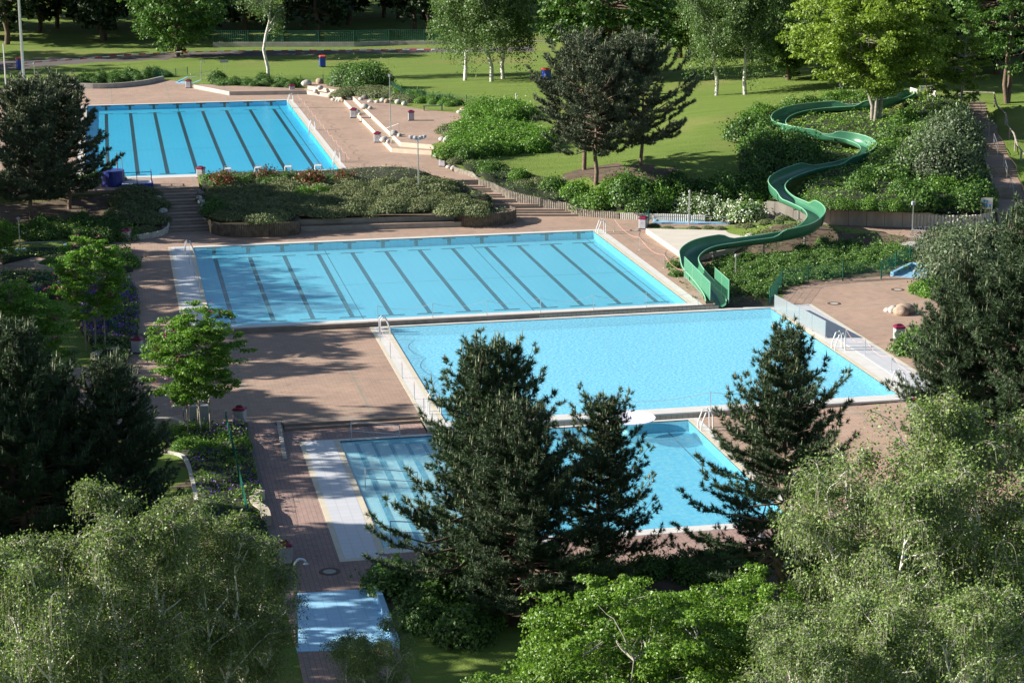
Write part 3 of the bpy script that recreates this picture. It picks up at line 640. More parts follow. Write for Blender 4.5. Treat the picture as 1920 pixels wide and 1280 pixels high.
def pine(name, Ht, Rc, z0, nl=.12, nw=.014, k=20, dz=.42, lm=None, tr=.17, conic=.8, candle=.5, tops=1, side=.27, nb=6, clear=0, clen=.16, asym=.25, dome=False, reach=1.7):
    t = empty(name); cl = Cloud(); ph0, ph1 = rng.uniform(0, 6, 2); paths, rr = [], []; TP, TD, CP = [], [], []
    for s in range(tops):
        ox, oy = (0, 0) if s == 0 else rng.uniform(-.22, .22, 2)*Rc; hh = Ht*(1 if s == 0 else rng.uniform(.93, .99))
        st = curve((ox*.1, oy*.1, -.3), (ox, oy, hh), 0, 9, .008); paths.append(st); rr.append(np.linspace(tr, .02, 9))
        h = z0+rng.uniform(0, .3)
        while h < hh-.25:
            f = (h-z0)/(hh-z0); env = ((1-f)**conic*.96+.04) if not dome else math.sin(math.pi*min(1, .2+.76*f))**.75
            if not dome: env *= min(1, .6+f*3)
            a0 = rng.uniform(0, 6.28)
            nbr = nb if tops == 1 else max(3, nb-2)
            for b in range(nbr):
                a = a0+6.283*b/nbr+rng.normal()*.25; L = Rc*env*rng.uniform(1-asym*2, 1.12)*(1+.16*math.sin(3*a+ph0)+.12*math.sin(5*a+2.2*h+ph1))
                L = max(L, .3)
                el = R(4+46*f+rng.normal()*7); p0 = np.array([np.interp(h, st[:, 2], st[:, c_]) for c_ in range(3)])
                e = p0+np.array([math.cos(a)*math.cos(el), math.sin(a)*math.cos(el), math.sin(el)*.9])*L; P = curve(p0, e, -.08, 5, .03); P[-1, 2] += .16*min(L, 2)
                paths.append(P); rr.append(np.linspace(.012+.012*L, .006, 5))
                u = max(.12, 1-reach/L)
                while u <= 1.0:
                    q = np.array([np.interp(u*4, np.arange(5), P[:, c_]) for c_ in range(3)]); sl_ = side*(.5+min(L, 2.5)*.55)*(1.2-u*.8)
                    for sg in (-1, 1):
                        aa = a+sg*R(48)+rng.normal()*.3; e2 = q+np.array([math.cos(aa), math.sin(aa), rng.uniform(.15, .6)])*sl_*rng.uniform(.6, 1.25)
                        for g in ((.35, .68, 1.0) if sl_ > .5 else (.55, 1.0) if sl_ > .3 else (1.0,)):
                            TP.append(q+(e2-q)*g+rng.normal(size=3)*.03); TD.append((math.cos(aa)*.8, math.sin(aa)*.8, .7))
                    u += side*.55/max(L, .4)
                TP.append(P[-1]); TD.append((math.cos(a)*.6, math.sin(a)*.6, .8))
            h += dz*rng.uniform(.8, 1.2)
        TP.append(st[-1]); TD.append((0, 0, 1)); CP.append(st[-1])
    TP, TD = np.array(TP), np.array(TD, float)
    V, Fc = needles(TP, TD, nl, nw, k); cl.add(V, Fc, 0)
    if candle:
        ou = np.linalg.norm(TP[:, :2], axis=1)/Rc+TP[:, 2]/Ht; sel = rng.uniform(size=len(TP)) < candle*np.clip(ou-.25, 0, 1); Q = np.concatenate([TP[sel], np.array(CP)])
        n = len(Q); l = clen*rng.uniform(.6, 1.5, (n, 1))*(.6+.7*(Q[:, 2:]/Ht)); wq = nw*1.5+.006; a = rng.uniform(0, 6, n)
        base = [Q+wq*np.stack([np.cos(a+o_), np.sin(a+o_), a*0], 1) for o_ in (0, 2.09, 4.19)]; topv = Q+np.concatenate([rng.normal(size=(n, 2))*.02, l+nl*.55], 1)
        V = np.stack(base+[topv], 1).reshape(-1, 3); i = np.arange(n)*4; Fc = np.concatenate([np.stack([i, i+1, i+3], 1), np.stack([i+1, i+2, i+3], 1), np.stack([i+2, i, i+3], 1)]); cl.add(V, Fc, 1)
    V, Fc = tube_arr(paths, rr, 6); mesh('trunk', V, Fc, BARKP, t, smooth=True); cl.build('crown', [lm or L_NEEDLE, L_CANDLE], t); return t
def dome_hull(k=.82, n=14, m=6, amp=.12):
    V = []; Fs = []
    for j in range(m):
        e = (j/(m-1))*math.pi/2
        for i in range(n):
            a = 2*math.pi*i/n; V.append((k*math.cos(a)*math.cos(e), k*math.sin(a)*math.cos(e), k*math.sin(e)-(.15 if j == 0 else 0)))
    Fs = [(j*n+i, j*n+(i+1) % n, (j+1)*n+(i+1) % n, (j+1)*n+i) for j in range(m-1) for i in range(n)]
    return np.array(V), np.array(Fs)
def mound(name, r, h, n, size, lm, bumps=9, amp=.22, hull=True, second=None, jit=1.0, asp=.62, stemmy=0):
    """low leafy shrub: foliage shell over a solid dark hull"""
    d = sph(n); d[:, 2] = abs(d[:, 2]); f = lumps(d, bumps, amp, 9); S = np.array([r, r, h])
    P = d*f[:, None]*rng.uniform(.82, 1.07, (n, 1))*S; P += rng.normal(size=P.shape)*size*.35
    cl = Cloud(); V, Fc = leaves(P, d/S*r+np.array([0, 0, .3]), size, jit, asp); cl.add(V, Fc, 0)
    if second: 
        k = rng.uniform(size=n) < second[1]; V, Fc = leaves(P[k]*1.03, d[k], size*second[2]); cl.add(V, Fc, 2)
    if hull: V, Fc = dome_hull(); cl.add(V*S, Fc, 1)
    if stemmy:
        m = stemmy; dd = sph(m); dd[:, 2] = abs(dd[:, 2])+.4; dd = unit(dd); Q = np.repeat(dd*S*.85, 9, 0)+np.repeat(dd, 9, 0)*np.tile(np.linspace(.1, .55, 9), m)[:, None]*r+rng.normal(size=(m*9, 3))*size*.7
        V, Fc = leaves(Q, sph(len(Q)), size*1.1); cl.add(V, Fc, 2 if second else 0)
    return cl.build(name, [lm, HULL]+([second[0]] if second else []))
def bumpf(x, y, s=1.6, ph=0): return .5+.25*np.sin(x*s*1.0+ph+1.3*np.sin(y*s*.7))+.25*np.sin(y*s*1.3+ph*2+1.1*np.sin(x*s*.8))
def cover(name, polys, dens, size, hgt, lm, label, cat, s=1.6, z=None, second=None, jit=1.0, kind='stuff', patch=0):
    """ground cover: leaves over a bumpy carpet that follows the terrain"""
    cl = Cloud()
    for poly in polys:
        poly = [p[:2] for p in poly]; a = np.array(poly); lo, hi = a.min(0), a.max(0); ar = np.prod(hi-lo); n = int(ar*dens)
        P = rng.uniform(lo, hi, (n, 2)); P = P[inpoly(P, poly)]
        if patch: P = P[bumpf(P[:, 0], P[:, 1], 2.3, 2)+rng.normal(size=len(P))*.12 > patch]
        zz = H(P) if z is None else np.full(len(P), z); b = bumpf(P[:, 0], P[:, 1], s)
        e = .05; bx = (bumpf(P[:, 0]+e, P[:, 1], s)-b)/e*hgt; by = (bumpf(P[:, 0], P[:, 1]+e, s)-b)/e*hgt
        Q = np.column_stack([P, zz+hgt*(.35+.65*b)+rng.normal(size=len(P))*size*.5]); V, Fc = leaves(Q, np.column_stack([-bx, -by, np.ones(len(P))]), size, jit); cl.add(V, Fc, 0)
        if second:
            k = rng.uniform(size=len(Q)) < second[1]*(1 if len(second) < 4 else (bumpf(P[:, 0], P[:, 1], 1.1, 4) > second[3])*1.); Q2 = Q[k].copy(); Q2[:, 2] += size*rng.uniform(.2, 1.6, len(Q2)); V, Fc = leaves(Q2, sph(len(Q2))+np.array([0, 0, 1]), size*second[2]); cl.add(V, Fc, 2)
        if not patch:
            gpts = grid(lo[0], hi[0], lo[1], hi[1], .7); gpts = gpts[inpoly(gpts, poly)]
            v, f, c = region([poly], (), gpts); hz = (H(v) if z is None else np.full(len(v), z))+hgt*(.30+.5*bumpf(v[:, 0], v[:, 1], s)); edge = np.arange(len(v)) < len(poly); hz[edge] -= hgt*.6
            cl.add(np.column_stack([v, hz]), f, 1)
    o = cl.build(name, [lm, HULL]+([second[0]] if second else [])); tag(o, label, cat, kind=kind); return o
# ------------------------------------------------------------------ trees
def gl(px, py, z=None): 
    return onground(px, py) if z is None else at3(px, py, z)
def put(proto, px, py, label, cat='tree', group=None, rz=0, sc=1, z=None, first=[set()]):
    loc = gl(px, py, z)
    if proto.name not in first[0]:
        first[0].add(proto.name); place(proto, label, cat, loc, group, rz, sc if not hasattr(sc, '__len__') else 1)
        if hasattr(sc, '__len__'): proto.scale = sc
        return proto
    d = dup(proto, loc, rz, sc, label, group); d['category'] = cat; return d
# front black pines
pa = pine('black_pine', 10.4, 4.3, .7, nl=.20, nw=.026, k=34, dz=.46, tops=2, conic=.58, candle=.22, tr=.2, side=.30, clen=.2, nb=8, asym=.22)
put(pa, 905, 1120, 'largest black pine in front of the pools, with pale candles on its tops', group='black pines in front of the pools', rz=2.2)
put(pa, 990, 1165, 'broad black pine joined to the largest one on its right, slightly lower', group='black pines in front of the pools', rz=4.6, sc=(.82, .82, .83))
pb = pine('black_pine', 7.4, 3.0, .6, nl=.18, nw=.025, k=34, dz=.40, conic=.55, candle=.25, tr=.14, side=.27, nb=8, asym=.25)
put(pb, 1128, 1068, 'smaller dark pine just right of the largest pine, below the white bowl', group='black pines in front of the pools', rz=1.0)
pc = pine('black_pine', 11.3, 4.3, 1.7, nl=.19, nw=.026, k=34, dz=.44, conic=.66, candle=.28, tr=.19, side=.30, nb=8, asym=.25)
put(pc, 1462, 1150, 'pointed black pine between the front pool and the right birches', group='black pines in front of the pools', rz=.4)
put(pa, 60, 1060, 'broad black pine at the left edge behind the left birches', group='black pines left of the pools', rz=5.0, sc=.99)
put(pa, 225, 1035, 'lower black pine reaching towards the young robinia on the left', group='black pines left of the pools', rz=3.6, sc=.80)
put(pb, 120, 1020, 'narrow black pine filling the gap between the two left pines', group='black pines left of the pools', rz=2.6, sc=1.05)
put(pa, 1905, 880, 'tall black pine at the right edge beside the round deck', group='black pines right of the pools', rz=1.1, sc=(1.2, 1.2, 1.22))
put(pa, 1800, 870, 'black pine hiding the right end of the slide pool', group='black pines right of the pools', rz=4.1, sc=(.85, .85, .95))
# middle and upper pines, seen from farther away
pf = pine('black_pine', 10.8, 4.9, 2.7, nl=.27, nw=.055, k=19, dz=.50, lm=L_NEEDLE2, dome=True, candle=.2, tr=.2, side=.40, nb=8, asym=.25)
put(pf, 1117, 345, 'round crowned black pine with a bare trunk on the lawn bank, in front', group='round crowned pines on the lawn bank', rz=.5)
put(pf, 1095, 319, 'round crowned black pine on the lawn bank, close behind the front one', group='round crowned pines on the lawn bank', rz=2.4, sc=.98)
put(pf, 1203, 328, 'round crowned black pine on the lawn bank, nearest the slide', group='round crowned pines on the lawn bank', rz=4.4, sc=(.86, .86, .97))
ph_ = pine('black_pine', 10.4, 4.2, 1.3, nl=.27, nw=.055, k=19, dz=.52, lm=L_NEEDLE2, conic=.42, candle=.15, tr=.18, side=.42, nb=8, asym=.3)
put(ph_, 60, 412, 'dark black pine with a thick trunk in the shade below the upper pool', group='black pines below the upper pool', rz=.2)
put(ph_, 130, 392, 'dark black pine beside the blue platform below the upper pool', group='black pines below the upper pool', rz=2.9, sc=.97)
put(ph_, 75, 372, 'rear black pine of the three left of the upper pool', group='black pines below the upper pool', rz=4.4, sc=.86)
# far lawn trees
fb = birch('far_birch', 17, 5.4, 2.6, 64, 34, 3.6, .24, L_BIRCHFAR, tr=.26, step=.17)
G_ = 'weeping birches on the far lawn'
put(fb, 872, 151, 'left of the three weeping birches standing together on the lawn', 'tree', G_, 0, .95)
put(fb, 921, 153, 'middle one of the three weeping birches on the lawn', 'tree', G_, 2, 1)
put(fb, 944, 148, 'right of the three weeping birches, darkest of them', 'tree', G_, 4, 1.02)
fb2 = birch('far_birch', 17, 4.0, 4.6, 44, 26, 1.6, .24, L_BIRCHFAR, tr=.24, step=.18)
put(fb2, 503, 150, 'lone birch with white trunk behind the upper pool hedge', 'tree', 'upright birches', 1, 1)
put(fb, 1343, 179, 'birch with white trunk on the hill lawn, left of a pair', 'tree', 'upright birches', 1.5, (.82, .82, .9))
put(fb, 1397, 178, 'birch with white trunk on the hill lawn, right of a pair', 'tree', 'upright birches', 3.3, (.86, .86, .95))
bg1 = broad('broadleaf_tree', 15, 7.2, .1, 190, 170, .36, L_GREEN, BARK, tr=.4, rcl=.24, flat=.8)
put(bg1, 333, 106, 'round sunlit green tree whose crown reaches the far lawn', rz=1, sc=.98)
put(bg1, 1140, 150, 'huge round green tree behind the lawn bank pines', rz=3.2, sc=1.12)
put(bg1, 1275, 108, 'mid green tree at the wood edge right of the huge round tree', rz=4.2, sc=.9)
put(bg1, 1478, 150, 'dark green tree behind the birch pair on the hill lawn', rz=5.2, sc=.8)
put(bg1, 1700, 140, 'full green tree behind the bright maple on the right', rz=2.2, sc=.95)
put(bg1, 1830, 110, 'green tree of the wood edge above the hill stairs', rz=.2, sc=1.0)
br = broad('maple_tree', 14.5, 7.2, 2.4, 260, 250, .26, L_BRIGHT, BARKG, tr=.2, stems=4, rcl=.2, flat=.7, spread=.16, inner=.25)
put(br, 1640, 232, 'bright yellow green maple with several stems standing inside the slide curves', rz=.6)
br2 = broad('maple_tree', 15, 6.4, 2.8, 180, 170, .26, L_BIRCHFAR, BARKG, tr=.26, stems=2, rcl=.22, flat=.7, spread=.1)
put(br2, 1578, 166, 'paler tree with twin trunks behind the bright maple', rz=.6)
br3 = broad('young_tree', 9.5, 2.8, .8, 76, 150, .22, L_BRIGHT, BARKG, tr=.09, stems=2, rcl=.26, flat=.6, inner=.2)
put(br3, 1800, 225, 'slender yellow green tree left of the hill stairs', rz=.6)
put(br3, 1745, 200, 'small yellow green tree over the start of the slide', rz=2.6, sc=.7)
rb = broad('robinia_tree', 17, 6.8, 3.6, 190, 160, .28, L_GREEN, BARK, tr=.26, stems=2, rcl=.2, flat=.55, spread=.06)
put(rb, 1888, 193, 'tall airy tree with twin dark trunks above the hill stairs', rz=.3)
# young robinias
ry = broad('robinia_tree', 7.0, 2.5, 1.7, 170, 260, .115, L_ROBIN, BARKG, tr=.06, rcl=.26, flat=.42, extra=(L_PINK, .5), inner=.25)
put(ry, 374, 822, 'young bright green robinia with pink flowers between stakes beside the west deck', rz=.6, z=-.35)
put(ry, 180, 655, 'shaded robinia with pink flowers beside the purple flower bed', rz=2.2, sc=(.9, .9, 1.0))
put(ry, 35, 760, 'yellow green robinia with pink flowers behind the left pines', rz=3.8, sc=(1.15, 1.15, 1.0))
put(ry, 5, 500, 'small robinia at the left edge near the light blue basin', rz=3.0, sc=.5)
# foreground birches
nb1 = birch('weeping_birch', 10.3, 3.1, 1.2, 120, 22, .75, .095, L_BIRCH, stems=5, tr=.12, near=True, step=.046, spread=.55)
nb2 = birch('weeping_birch', 12.2, 4.5, 1.2, 200, 22, .8, .10, L_BIRCH, stems=6, tr=.14, near=True, step=.044, spread=.5)
GB = 'weeping birches in the left foreground'
def putxy(proto, px, D, label, group, rz, sc, cat='tree', first=[set()]):
    """tree in front of the lower frame edge: photo column px, distance D along the view"""
    a = YAW+math.atan((px-960)/F); x, y = math.sin(a)*D, math.cos(a)*D; z = h1(x, y)
    if proto.name not in first[0]:
        first[0].add(proto.name); place(proto, label, cat, (x, y, z), group, rz, sc); return
    d = dup(proto, (x, y, z), rz, sc, label, group); d['category'] = cat
putxy(nb1, 40, 57, 'weeping birch at the lower left corner, cut by the frame', GB, .5, .95)
putxy(nb1, 185, 58, 'tallest weeping birch of the left foreground, its top by the dark pines', GB, 2.5, 1.02)
putxy(nb1, 335, 59.5, 'white stemmed birch in the middle of the left foreground clump', GB, 4.0, .88)
putxy(nb1, 425, 61, 'rightmost white stemmed birch of the left clump, beside the walkway', GB, 5.2, .75)
putxy(nb1, 672, 58, 'slight young birch in front of the blue foot basin', GB, 1.2, .55)
GB = 'large birches in the right foreground'
putxy(nb2, 1715, 60, 'largest birch in the right foreground, hiding the end of the front deck', GB, .5, .98)
putxy(nb2, 1930, 61, 'birch at the right edge in front of the tall pine', GB, 2.4, 1.04)
putxy(nb2, 1590, 52, 'lower birch at the bottom edge left of the largest one', GB, 4.1, .74)
putxy(nb2, 1790, 53, 'birch in the lower right corner with a bare white stem', GB, 5.3, .82)
# hazels
hz = broad('hazel_tree', 9.2, 4.0, .8, 210, 430, .10, L_HAZEL, BARKG, tr=.07, stems=5, rcl=.2, flat=.5, spread=.3, inner=.3)
G_ = 'bright hazels at the bottom edge'
putxy(hz, 1180, 54, 'fresh green hazel in the bottom middle, in front of the big pine', G_, .4, 1.0)
putxy(hz, 1400, 57, 'fresh green hazel between the middle one and the right birches', G_, 2.2, .88)
putxy(hz, 1290, 50, 'rounded fresh green hazel cut by the bottom edge between its neighbours', G_, 5.0, .74)
putxy(hz, 1040, 51, 'low fresh green hazel at the bottom edge below the big pine', G_, 4.0, .82)
# background wood
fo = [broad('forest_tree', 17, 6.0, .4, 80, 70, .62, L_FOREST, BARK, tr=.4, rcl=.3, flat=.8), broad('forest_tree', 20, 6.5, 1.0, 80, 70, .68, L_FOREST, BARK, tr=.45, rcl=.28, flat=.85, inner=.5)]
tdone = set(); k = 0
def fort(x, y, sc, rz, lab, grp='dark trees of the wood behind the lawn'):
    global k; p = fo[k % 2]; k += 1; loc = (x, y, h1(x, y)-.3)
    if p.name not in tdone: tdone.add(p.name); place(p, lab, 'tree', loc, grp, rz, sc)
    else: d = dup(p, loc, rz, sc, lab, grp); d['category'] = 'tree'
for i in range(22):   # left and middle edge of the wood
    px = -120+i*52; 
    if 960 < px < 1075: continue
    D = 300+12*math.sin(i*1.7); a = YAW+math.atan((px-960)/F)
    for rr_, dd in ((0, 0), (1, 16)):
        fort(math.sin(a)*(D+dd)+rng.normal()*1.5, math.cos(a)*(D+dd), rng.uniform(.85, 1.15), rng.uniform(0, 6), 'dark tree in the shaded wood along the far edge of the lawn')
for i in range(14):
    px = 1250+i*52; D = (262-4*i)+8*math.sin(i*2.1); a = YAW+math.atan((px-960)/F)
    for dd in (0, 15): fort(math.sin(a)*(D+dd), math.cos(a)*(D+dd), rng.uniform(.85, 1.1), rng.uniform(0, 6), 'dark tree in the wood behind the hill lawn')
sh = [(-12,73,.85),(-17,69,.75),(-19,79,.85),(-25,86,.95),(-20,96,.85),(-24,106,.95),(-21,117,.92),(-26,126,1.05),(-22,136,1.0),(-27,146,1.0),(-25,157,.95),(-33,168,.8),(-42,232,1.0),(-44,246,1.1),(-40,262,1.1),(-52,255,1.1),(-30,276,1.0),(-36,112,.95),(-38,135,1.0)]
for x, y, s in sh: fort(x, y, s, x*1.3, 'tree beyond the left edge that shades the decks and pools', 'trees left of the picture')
# ------------------------------------------------------------------ slide
def catmull(P, n=8):
    P = np.array(P, float); P = np.vstack([2*P[0]-P[1], P, 2*P[-1]-P[-2]]); out = []
    for i in range(1, len(P)-2):
        for t in np.linspace(0, 1, n, endpoint=False):
            a, b, c, d = P[i-1:i+3]; out.append(.5*((2*b)+(-a+c)*t+(2*a-5*b+4*c-d)*t*t+(-a+3*b-3*c+d)*t**3))
    out.append(P[-2]); return np.array(out)
SP = catmull([at3(*s) for s in SLIDE], 7); sx = len(SP)
T_ = np.gradient(SP, axis=0); T2 = unit(np.column_stack([T_[:, :2], np.zeros(sx)])); Nn = np.column_stack([T2[:, 1], -T2[:, 0], np.zeros(sx)])   # right of travel
ang = np.unwrap(np.arctan2(T2[:, 1], T2[:, 0])); cur = np.gradient(ang)/np.maximum(np.linalg.norm(T_, axis=1), .05); cur = np.convolve(np.pad(cur, 4, 'edge'), np.ones(9)/9, 'valid')
def wallh(sign):
    c = cur*sign; k = np.where(c > .085, 1., 0.); k = np.convolve(np.pad(k, 2, 'edge'), np.ones(5)/5, 'valid'); k = np.where(np.convolve(np.pad(k, 1, 'edge'), np.ones(3)/3, 'valid') > .5, 1., 0.)
    k = np.convolve(np.pad(k, 1, 'edge'), [.25, .5, .25], 'valid'); return .42+.42*k
hR, hL = wallh(1), wallh(-1)        # curving left -> rider pushed right
st = empty('water_slide', tuple(SP[-1])); tag(st, 'long winding green water slide running down the planted hill into the pool', 'water slide'); so_ = np.array(SP[-1])
SLM = mat('green_fibreglass', (.042, .165, .09), .32, var=.10, scale=.6, spec=.6); SLE = mat('worn_green_edge', (.17, .37, .24), .4, var=.1, scale=1)
prof = lambda l, r: [(-.64, l), (-.62, l*.5), (-.55, .14), (-.36, .02), (0, -.02), (.36, .02), (.55, .14), (.62, r*.5), (.64, r)]
V = []; Fs = []; m = 9
for i in range(sx):
    p = prof(hL[i], hR[i])
    for s_, h in p: V.append(SP[i]+Nn[i]*s_+np.array([0, 0, h])-so_)
    for s_, h in p: V.append(SP[i]+Nn[i]*(s_*1.06)+np.array([0, 0, h-(.05 if abs(s_) < .6 else 0)])-so_)
for i in range(sx-1):
    for j in range(m-1):
        a = i*2*m+j; b = (i+1)*2*m+j; Fs.append((a, b, b+1, a+1)); Fs.append((a+m, a+m+1, b+m+1, b+m))
mesh('chute', V, Fs, SLM, st, smooth=True)
for sgn, hh in ((-1, hL), (1, hR)):
    mesh('rim', *tube_arr([SP+Nn*(.66*sgn)+np.column_stack([np.zeros((sx, 2)), hh])-so_], [np.full(sx, .045)], 6), SLE, st, smooth=True)
for i in range(10, sx, 11):   # joints between the shells
    b = MB(); q = SP[i]-so_; pts = [q+Nn[i]*(s_*1.10)+np.array([0, 0, h-.03]) for s_, h in prof(hL[i]-.03, hR[i]-.03)]; b.tube(pts, .035, 5); b.build('joint_flange', SLM, st)
for i in range(6, sx, 10):
    g = h1(SP[i][0], SP[i][1]); dz = SP[i][2]-g
    if dz > .35:
        b = MB(); q = SP[i]-so_; b.tube([(q[0], q[1], g-so_[2]-.2), (q[0], q[1], q[2]-.05)], .09, 8); b.tube([q+Nn[i]*-.5+np.array([0, 0, -.1]), q+Nn[i]*.5+np.array([0, 0, -.1])], .05, 6); b.build('support', STEEL if i % 20 else CONC, st)
# mesh screens beside the outlet
def alpha_mat(name, c, al, rough=.4):
    m_, n, l, p = nodes(name); p.inputs['Base Color'].default_value = (*c, 1); p.inputs['Roughness'].default_value = rough; p.inputs['Alpha'].default_value = al; return m_
SCREEN = alpha_mat('green_mesh', (.07, .26, .15), .6); FMESH = alpha_mat('green_wire_mesh', (.012, .10, .065), .30); FROST = alpha_mat('frosted_glass', (.24, .27, .28), .72, .25); WIRE = alpha_mat('grey_wire_mesh', (.25, .3, .3), .18)
def screen(name, a, b, za, zb, h, n, pm, fm, parent=None, lift=.15, r=.03, label=None, cat=None, group=None, gl_=None, ground=True):
    """framed panels between two xy points"""
    t = empty(name, (a[0], a[1], za), 0)
    if parent: t.parent = parent; t.location = (a[0]-so_[0], a[1]-so_[1], za-so_[2])
    if label: tag(t, label, cat, group)
    for k in range(n+1):
        f = k/n; x, y, z = (b[0]-a[0])*f, (b[1]-a[1])*f, (zb-za)*f; q = MB(); q.tube([(x, y, z-.1), (x, y, z+h+.02)], r, 6); q.build('post', fm, t)
    for k in range(n):
        A = np.array([(b[0]-a[0])*k/n, (b[1]-a[1])*k/n, (zb-za)*k/n]); B = np.array([(b[0]-a[0])*(k+1)/n, (b[1]-a[1])*(k+1)/n, (zb-za)*(k+1)/n]); d = unit(B-A); A, B = A+d*r*1.2, B-d*r*1.2
        u = np.array([0, 0, 1.]); w_ = np.array([-d[1], d[0], 0])*.008; V = [A+u*lift-w_, B+u*lift-w_, B+u*h-w_, A+u*h-w_, A+u*lift+w_, B+u*lift+w_, B+u*h+w_, A+u*h+w_]
        o = mesh('panel', V, [(0, 3, 2, 1), (4, 5, 6, 7), (0, 1, 5, 4), (1, 2, 6, 5), (2, 3, 7, 6), (3, 0, 4, 7)], pm, t)
        q = MB(); q.tube([A+u*h, B+u*h], r*.7, 4); q.tube([A+u*lift, B+u*lift], r*.7, 4); q.build('frame', fm, o)
    return t
screen('outlet_screen', at(1283, 528, -.1), at(1331, 574, -.25), .15, -.15, 1.45, 3, SCREEN, SLE, label='green mesh screen left of the slide outlet', cat='screen', group='green screens at the slide outlet')
screen('outlet_screen', at(1340, 553, -.1), at(1366, 574, -.2), .3, .1, 1.4, 2, SCREEN, SLE, label='green mesh screen right of the slide outlet', cat='screen', group='green screens at the slide outlet')
# start platform
px_, py_ = at(1730, 186, 4.9); b = empty('slide_platform', (px_, py_, 4.9)); b.scale = (.75, .75, .7); tag(b, 'slide start platform with white panels half hidden by leaves on the hilltop', 'platform')
q = MB(); q.box((0, 0, .35), (2.6, 2.4, .12)); [q.box((sx_, sy_, .1), (.1, .1, .5)) for sx_ in (-1.1, 1.1) for sy_ in (-1, 1)]; q.build('deck', CONC, b)
for sx_ in (-1.25, 1.25): q = MB(); q.box((sx_, 0, .95), (.06, 2.3, 1.1)); q.build('side_panel', WHITE, b)
q = MB(); q.box((1.0, 1.15, 1.0), (1.9, .06, 1.2)); q.box((1.0, 1.1, 1.65), (2.0, .12, .08)); q.build('back_panel', WHITE, b)

# ------------------------------------------------------------------ walls, kerbs, palisades
def line_px(L, n=5): return catmull(L, n)
def palisade(L, h, m_, label, r=.075, cat='palisade', jig=.05, gap=2.05):
    """row of round posts along a smooth line (world xyz feet); h: height or list"""
    P = catmull(L, 8); s = np.concatenate([[0], np.cumsum(np.linalg.norm(np.diff(P[:, :2], axis=0), axis=1))]); n = int(s[-1]/(r*gap)); hh = np.interp(np.linspace(0, 1, n), np.linspace(0, 1, len(h)), h) if hasattr(h, '__len__') else np.full(n, h)
    b = MB()
    for k in range(n):
        u = s[-1]*k/max(1, n-1); q = [np.interp(u, s, P[:, c_]) for c_ in range(3)]; z = q[2]+hh[k]+rng.normal()*jig*.3
        b.tube([(q[0], q[1], q[2]-.3), (q[0], q[1], z-.02), (q[0], q[1], z)], [r, r, r*.7], 7)
    o = b.build('palisade_wall', m_); tag(o, label, cat); return o
WOOD = mat('weathered_wood', (.27, .24, .20), .9, var=.35, scale=4); DWOOD = mat('dark_wood', (.13, .10, .075), .9, var=.5, scale=3); CPAL = mat('concrete_post', (.50, .48, .43), .9, var=.15, scale=4)
palisade([(*q, 0) for q in [(6.95,150.9),(7.6,149.7),(9.2,148.9),(11.4,148.7),(13.1,149.0),(13.55,150.6)]], [.9, .95, 1.0, 1.0, 1.0, 1.0], DWOOD, 'dark round-post palisade at the left end of the juniper planter')
palisade([(*q, 0) for q in [(25.6,150.2),(26.2,149.4),(28.0,149.1),(29.8,149.9),(30.5,151.2),(30.4,152.6)]], [.95, 1.05, 1.05, 1.0, .95, .95], DWOOD, 'rounded dark palisade at the right end of the juniper planter')
wl = [(*e[1], z) for e, z in zip(WS[::2], [2.1]+WZ[1::2])]
palisade([(27.9, 164, 2.1), (28.7, 160.4, 2.1)]+wl[1:]+[(38.6, 150.1, 0)], [.3, .35, .42, .48, .5, .5, .5, .5, .5], WOOD, 'grey wooden palisade climbing along the wide stairs')
palisade([(38.6, 150.1, 0), (41.5, 148.7, 0), (44.7, 147.3, 0)], [.5, .55, .55], CPAL, 'pale low palisade below the clipped green hedge')
palisade([at3(1424, 412, 0), at3(1436, 413, 0)], 1.2, WOOD, 'short tall wooden palisade beside the concrete wall')
palisade([at3(1708, 426, 0), at3(1770, 427.5, 0), at3(1826, 426, 0), at3(1855, 420, 0), at3(1868, 412, 0)], [1.05, 1.0, .95, .95, 1.0], CPAL, 'long pale concrete palisade at the foot of the hill near the sign', r=.10, gap=2.5)
palisade([at3(250, 451, 0), at3(285, 446, 0), at3(305, 441, 0), at3(316, 432, .05), at3(314, 420, .2)], .42, CPAL, 'curved pale palisade left of the shaded stairs')
def strip_wall(name, pts, h, th, m_, label, cat='wall', top=None, seg=0):
    P = np.array(pts, float); d = unit(np.gradient(P[:, :2], axis=0)); N_ = np.column_stack([-d[:, 1], d[:, 0]])*th/2; hh = h if hasattr(h, '__len__') else [h]*len(P); b = MB()
    for i in range(len(P)-1):
        q = [P[i, :2]-N_[i], P[i+1, :2]-N_[i+1], P[i+1, :2]+N_[i+1], P[i, :2]+N_[i]]; z0 = [P[i, 2]-.3, P[i+1, 2]-.3, P[i+1, 2]-.3, P[i, 2]-.3]; z1 = [P[i, 2]+hh[i], P[i+1, 2]+hh[i+1], P[i+1, 2]+hh[i+1], P[i, 2]+hh[i]]
        b.prism([tuple(c_) for c_ in q], z0, z1, 0, 1 if top else 0)
    o = b.build(name, [m_]+([top] if top else [])); tag(o, label, cat); return o
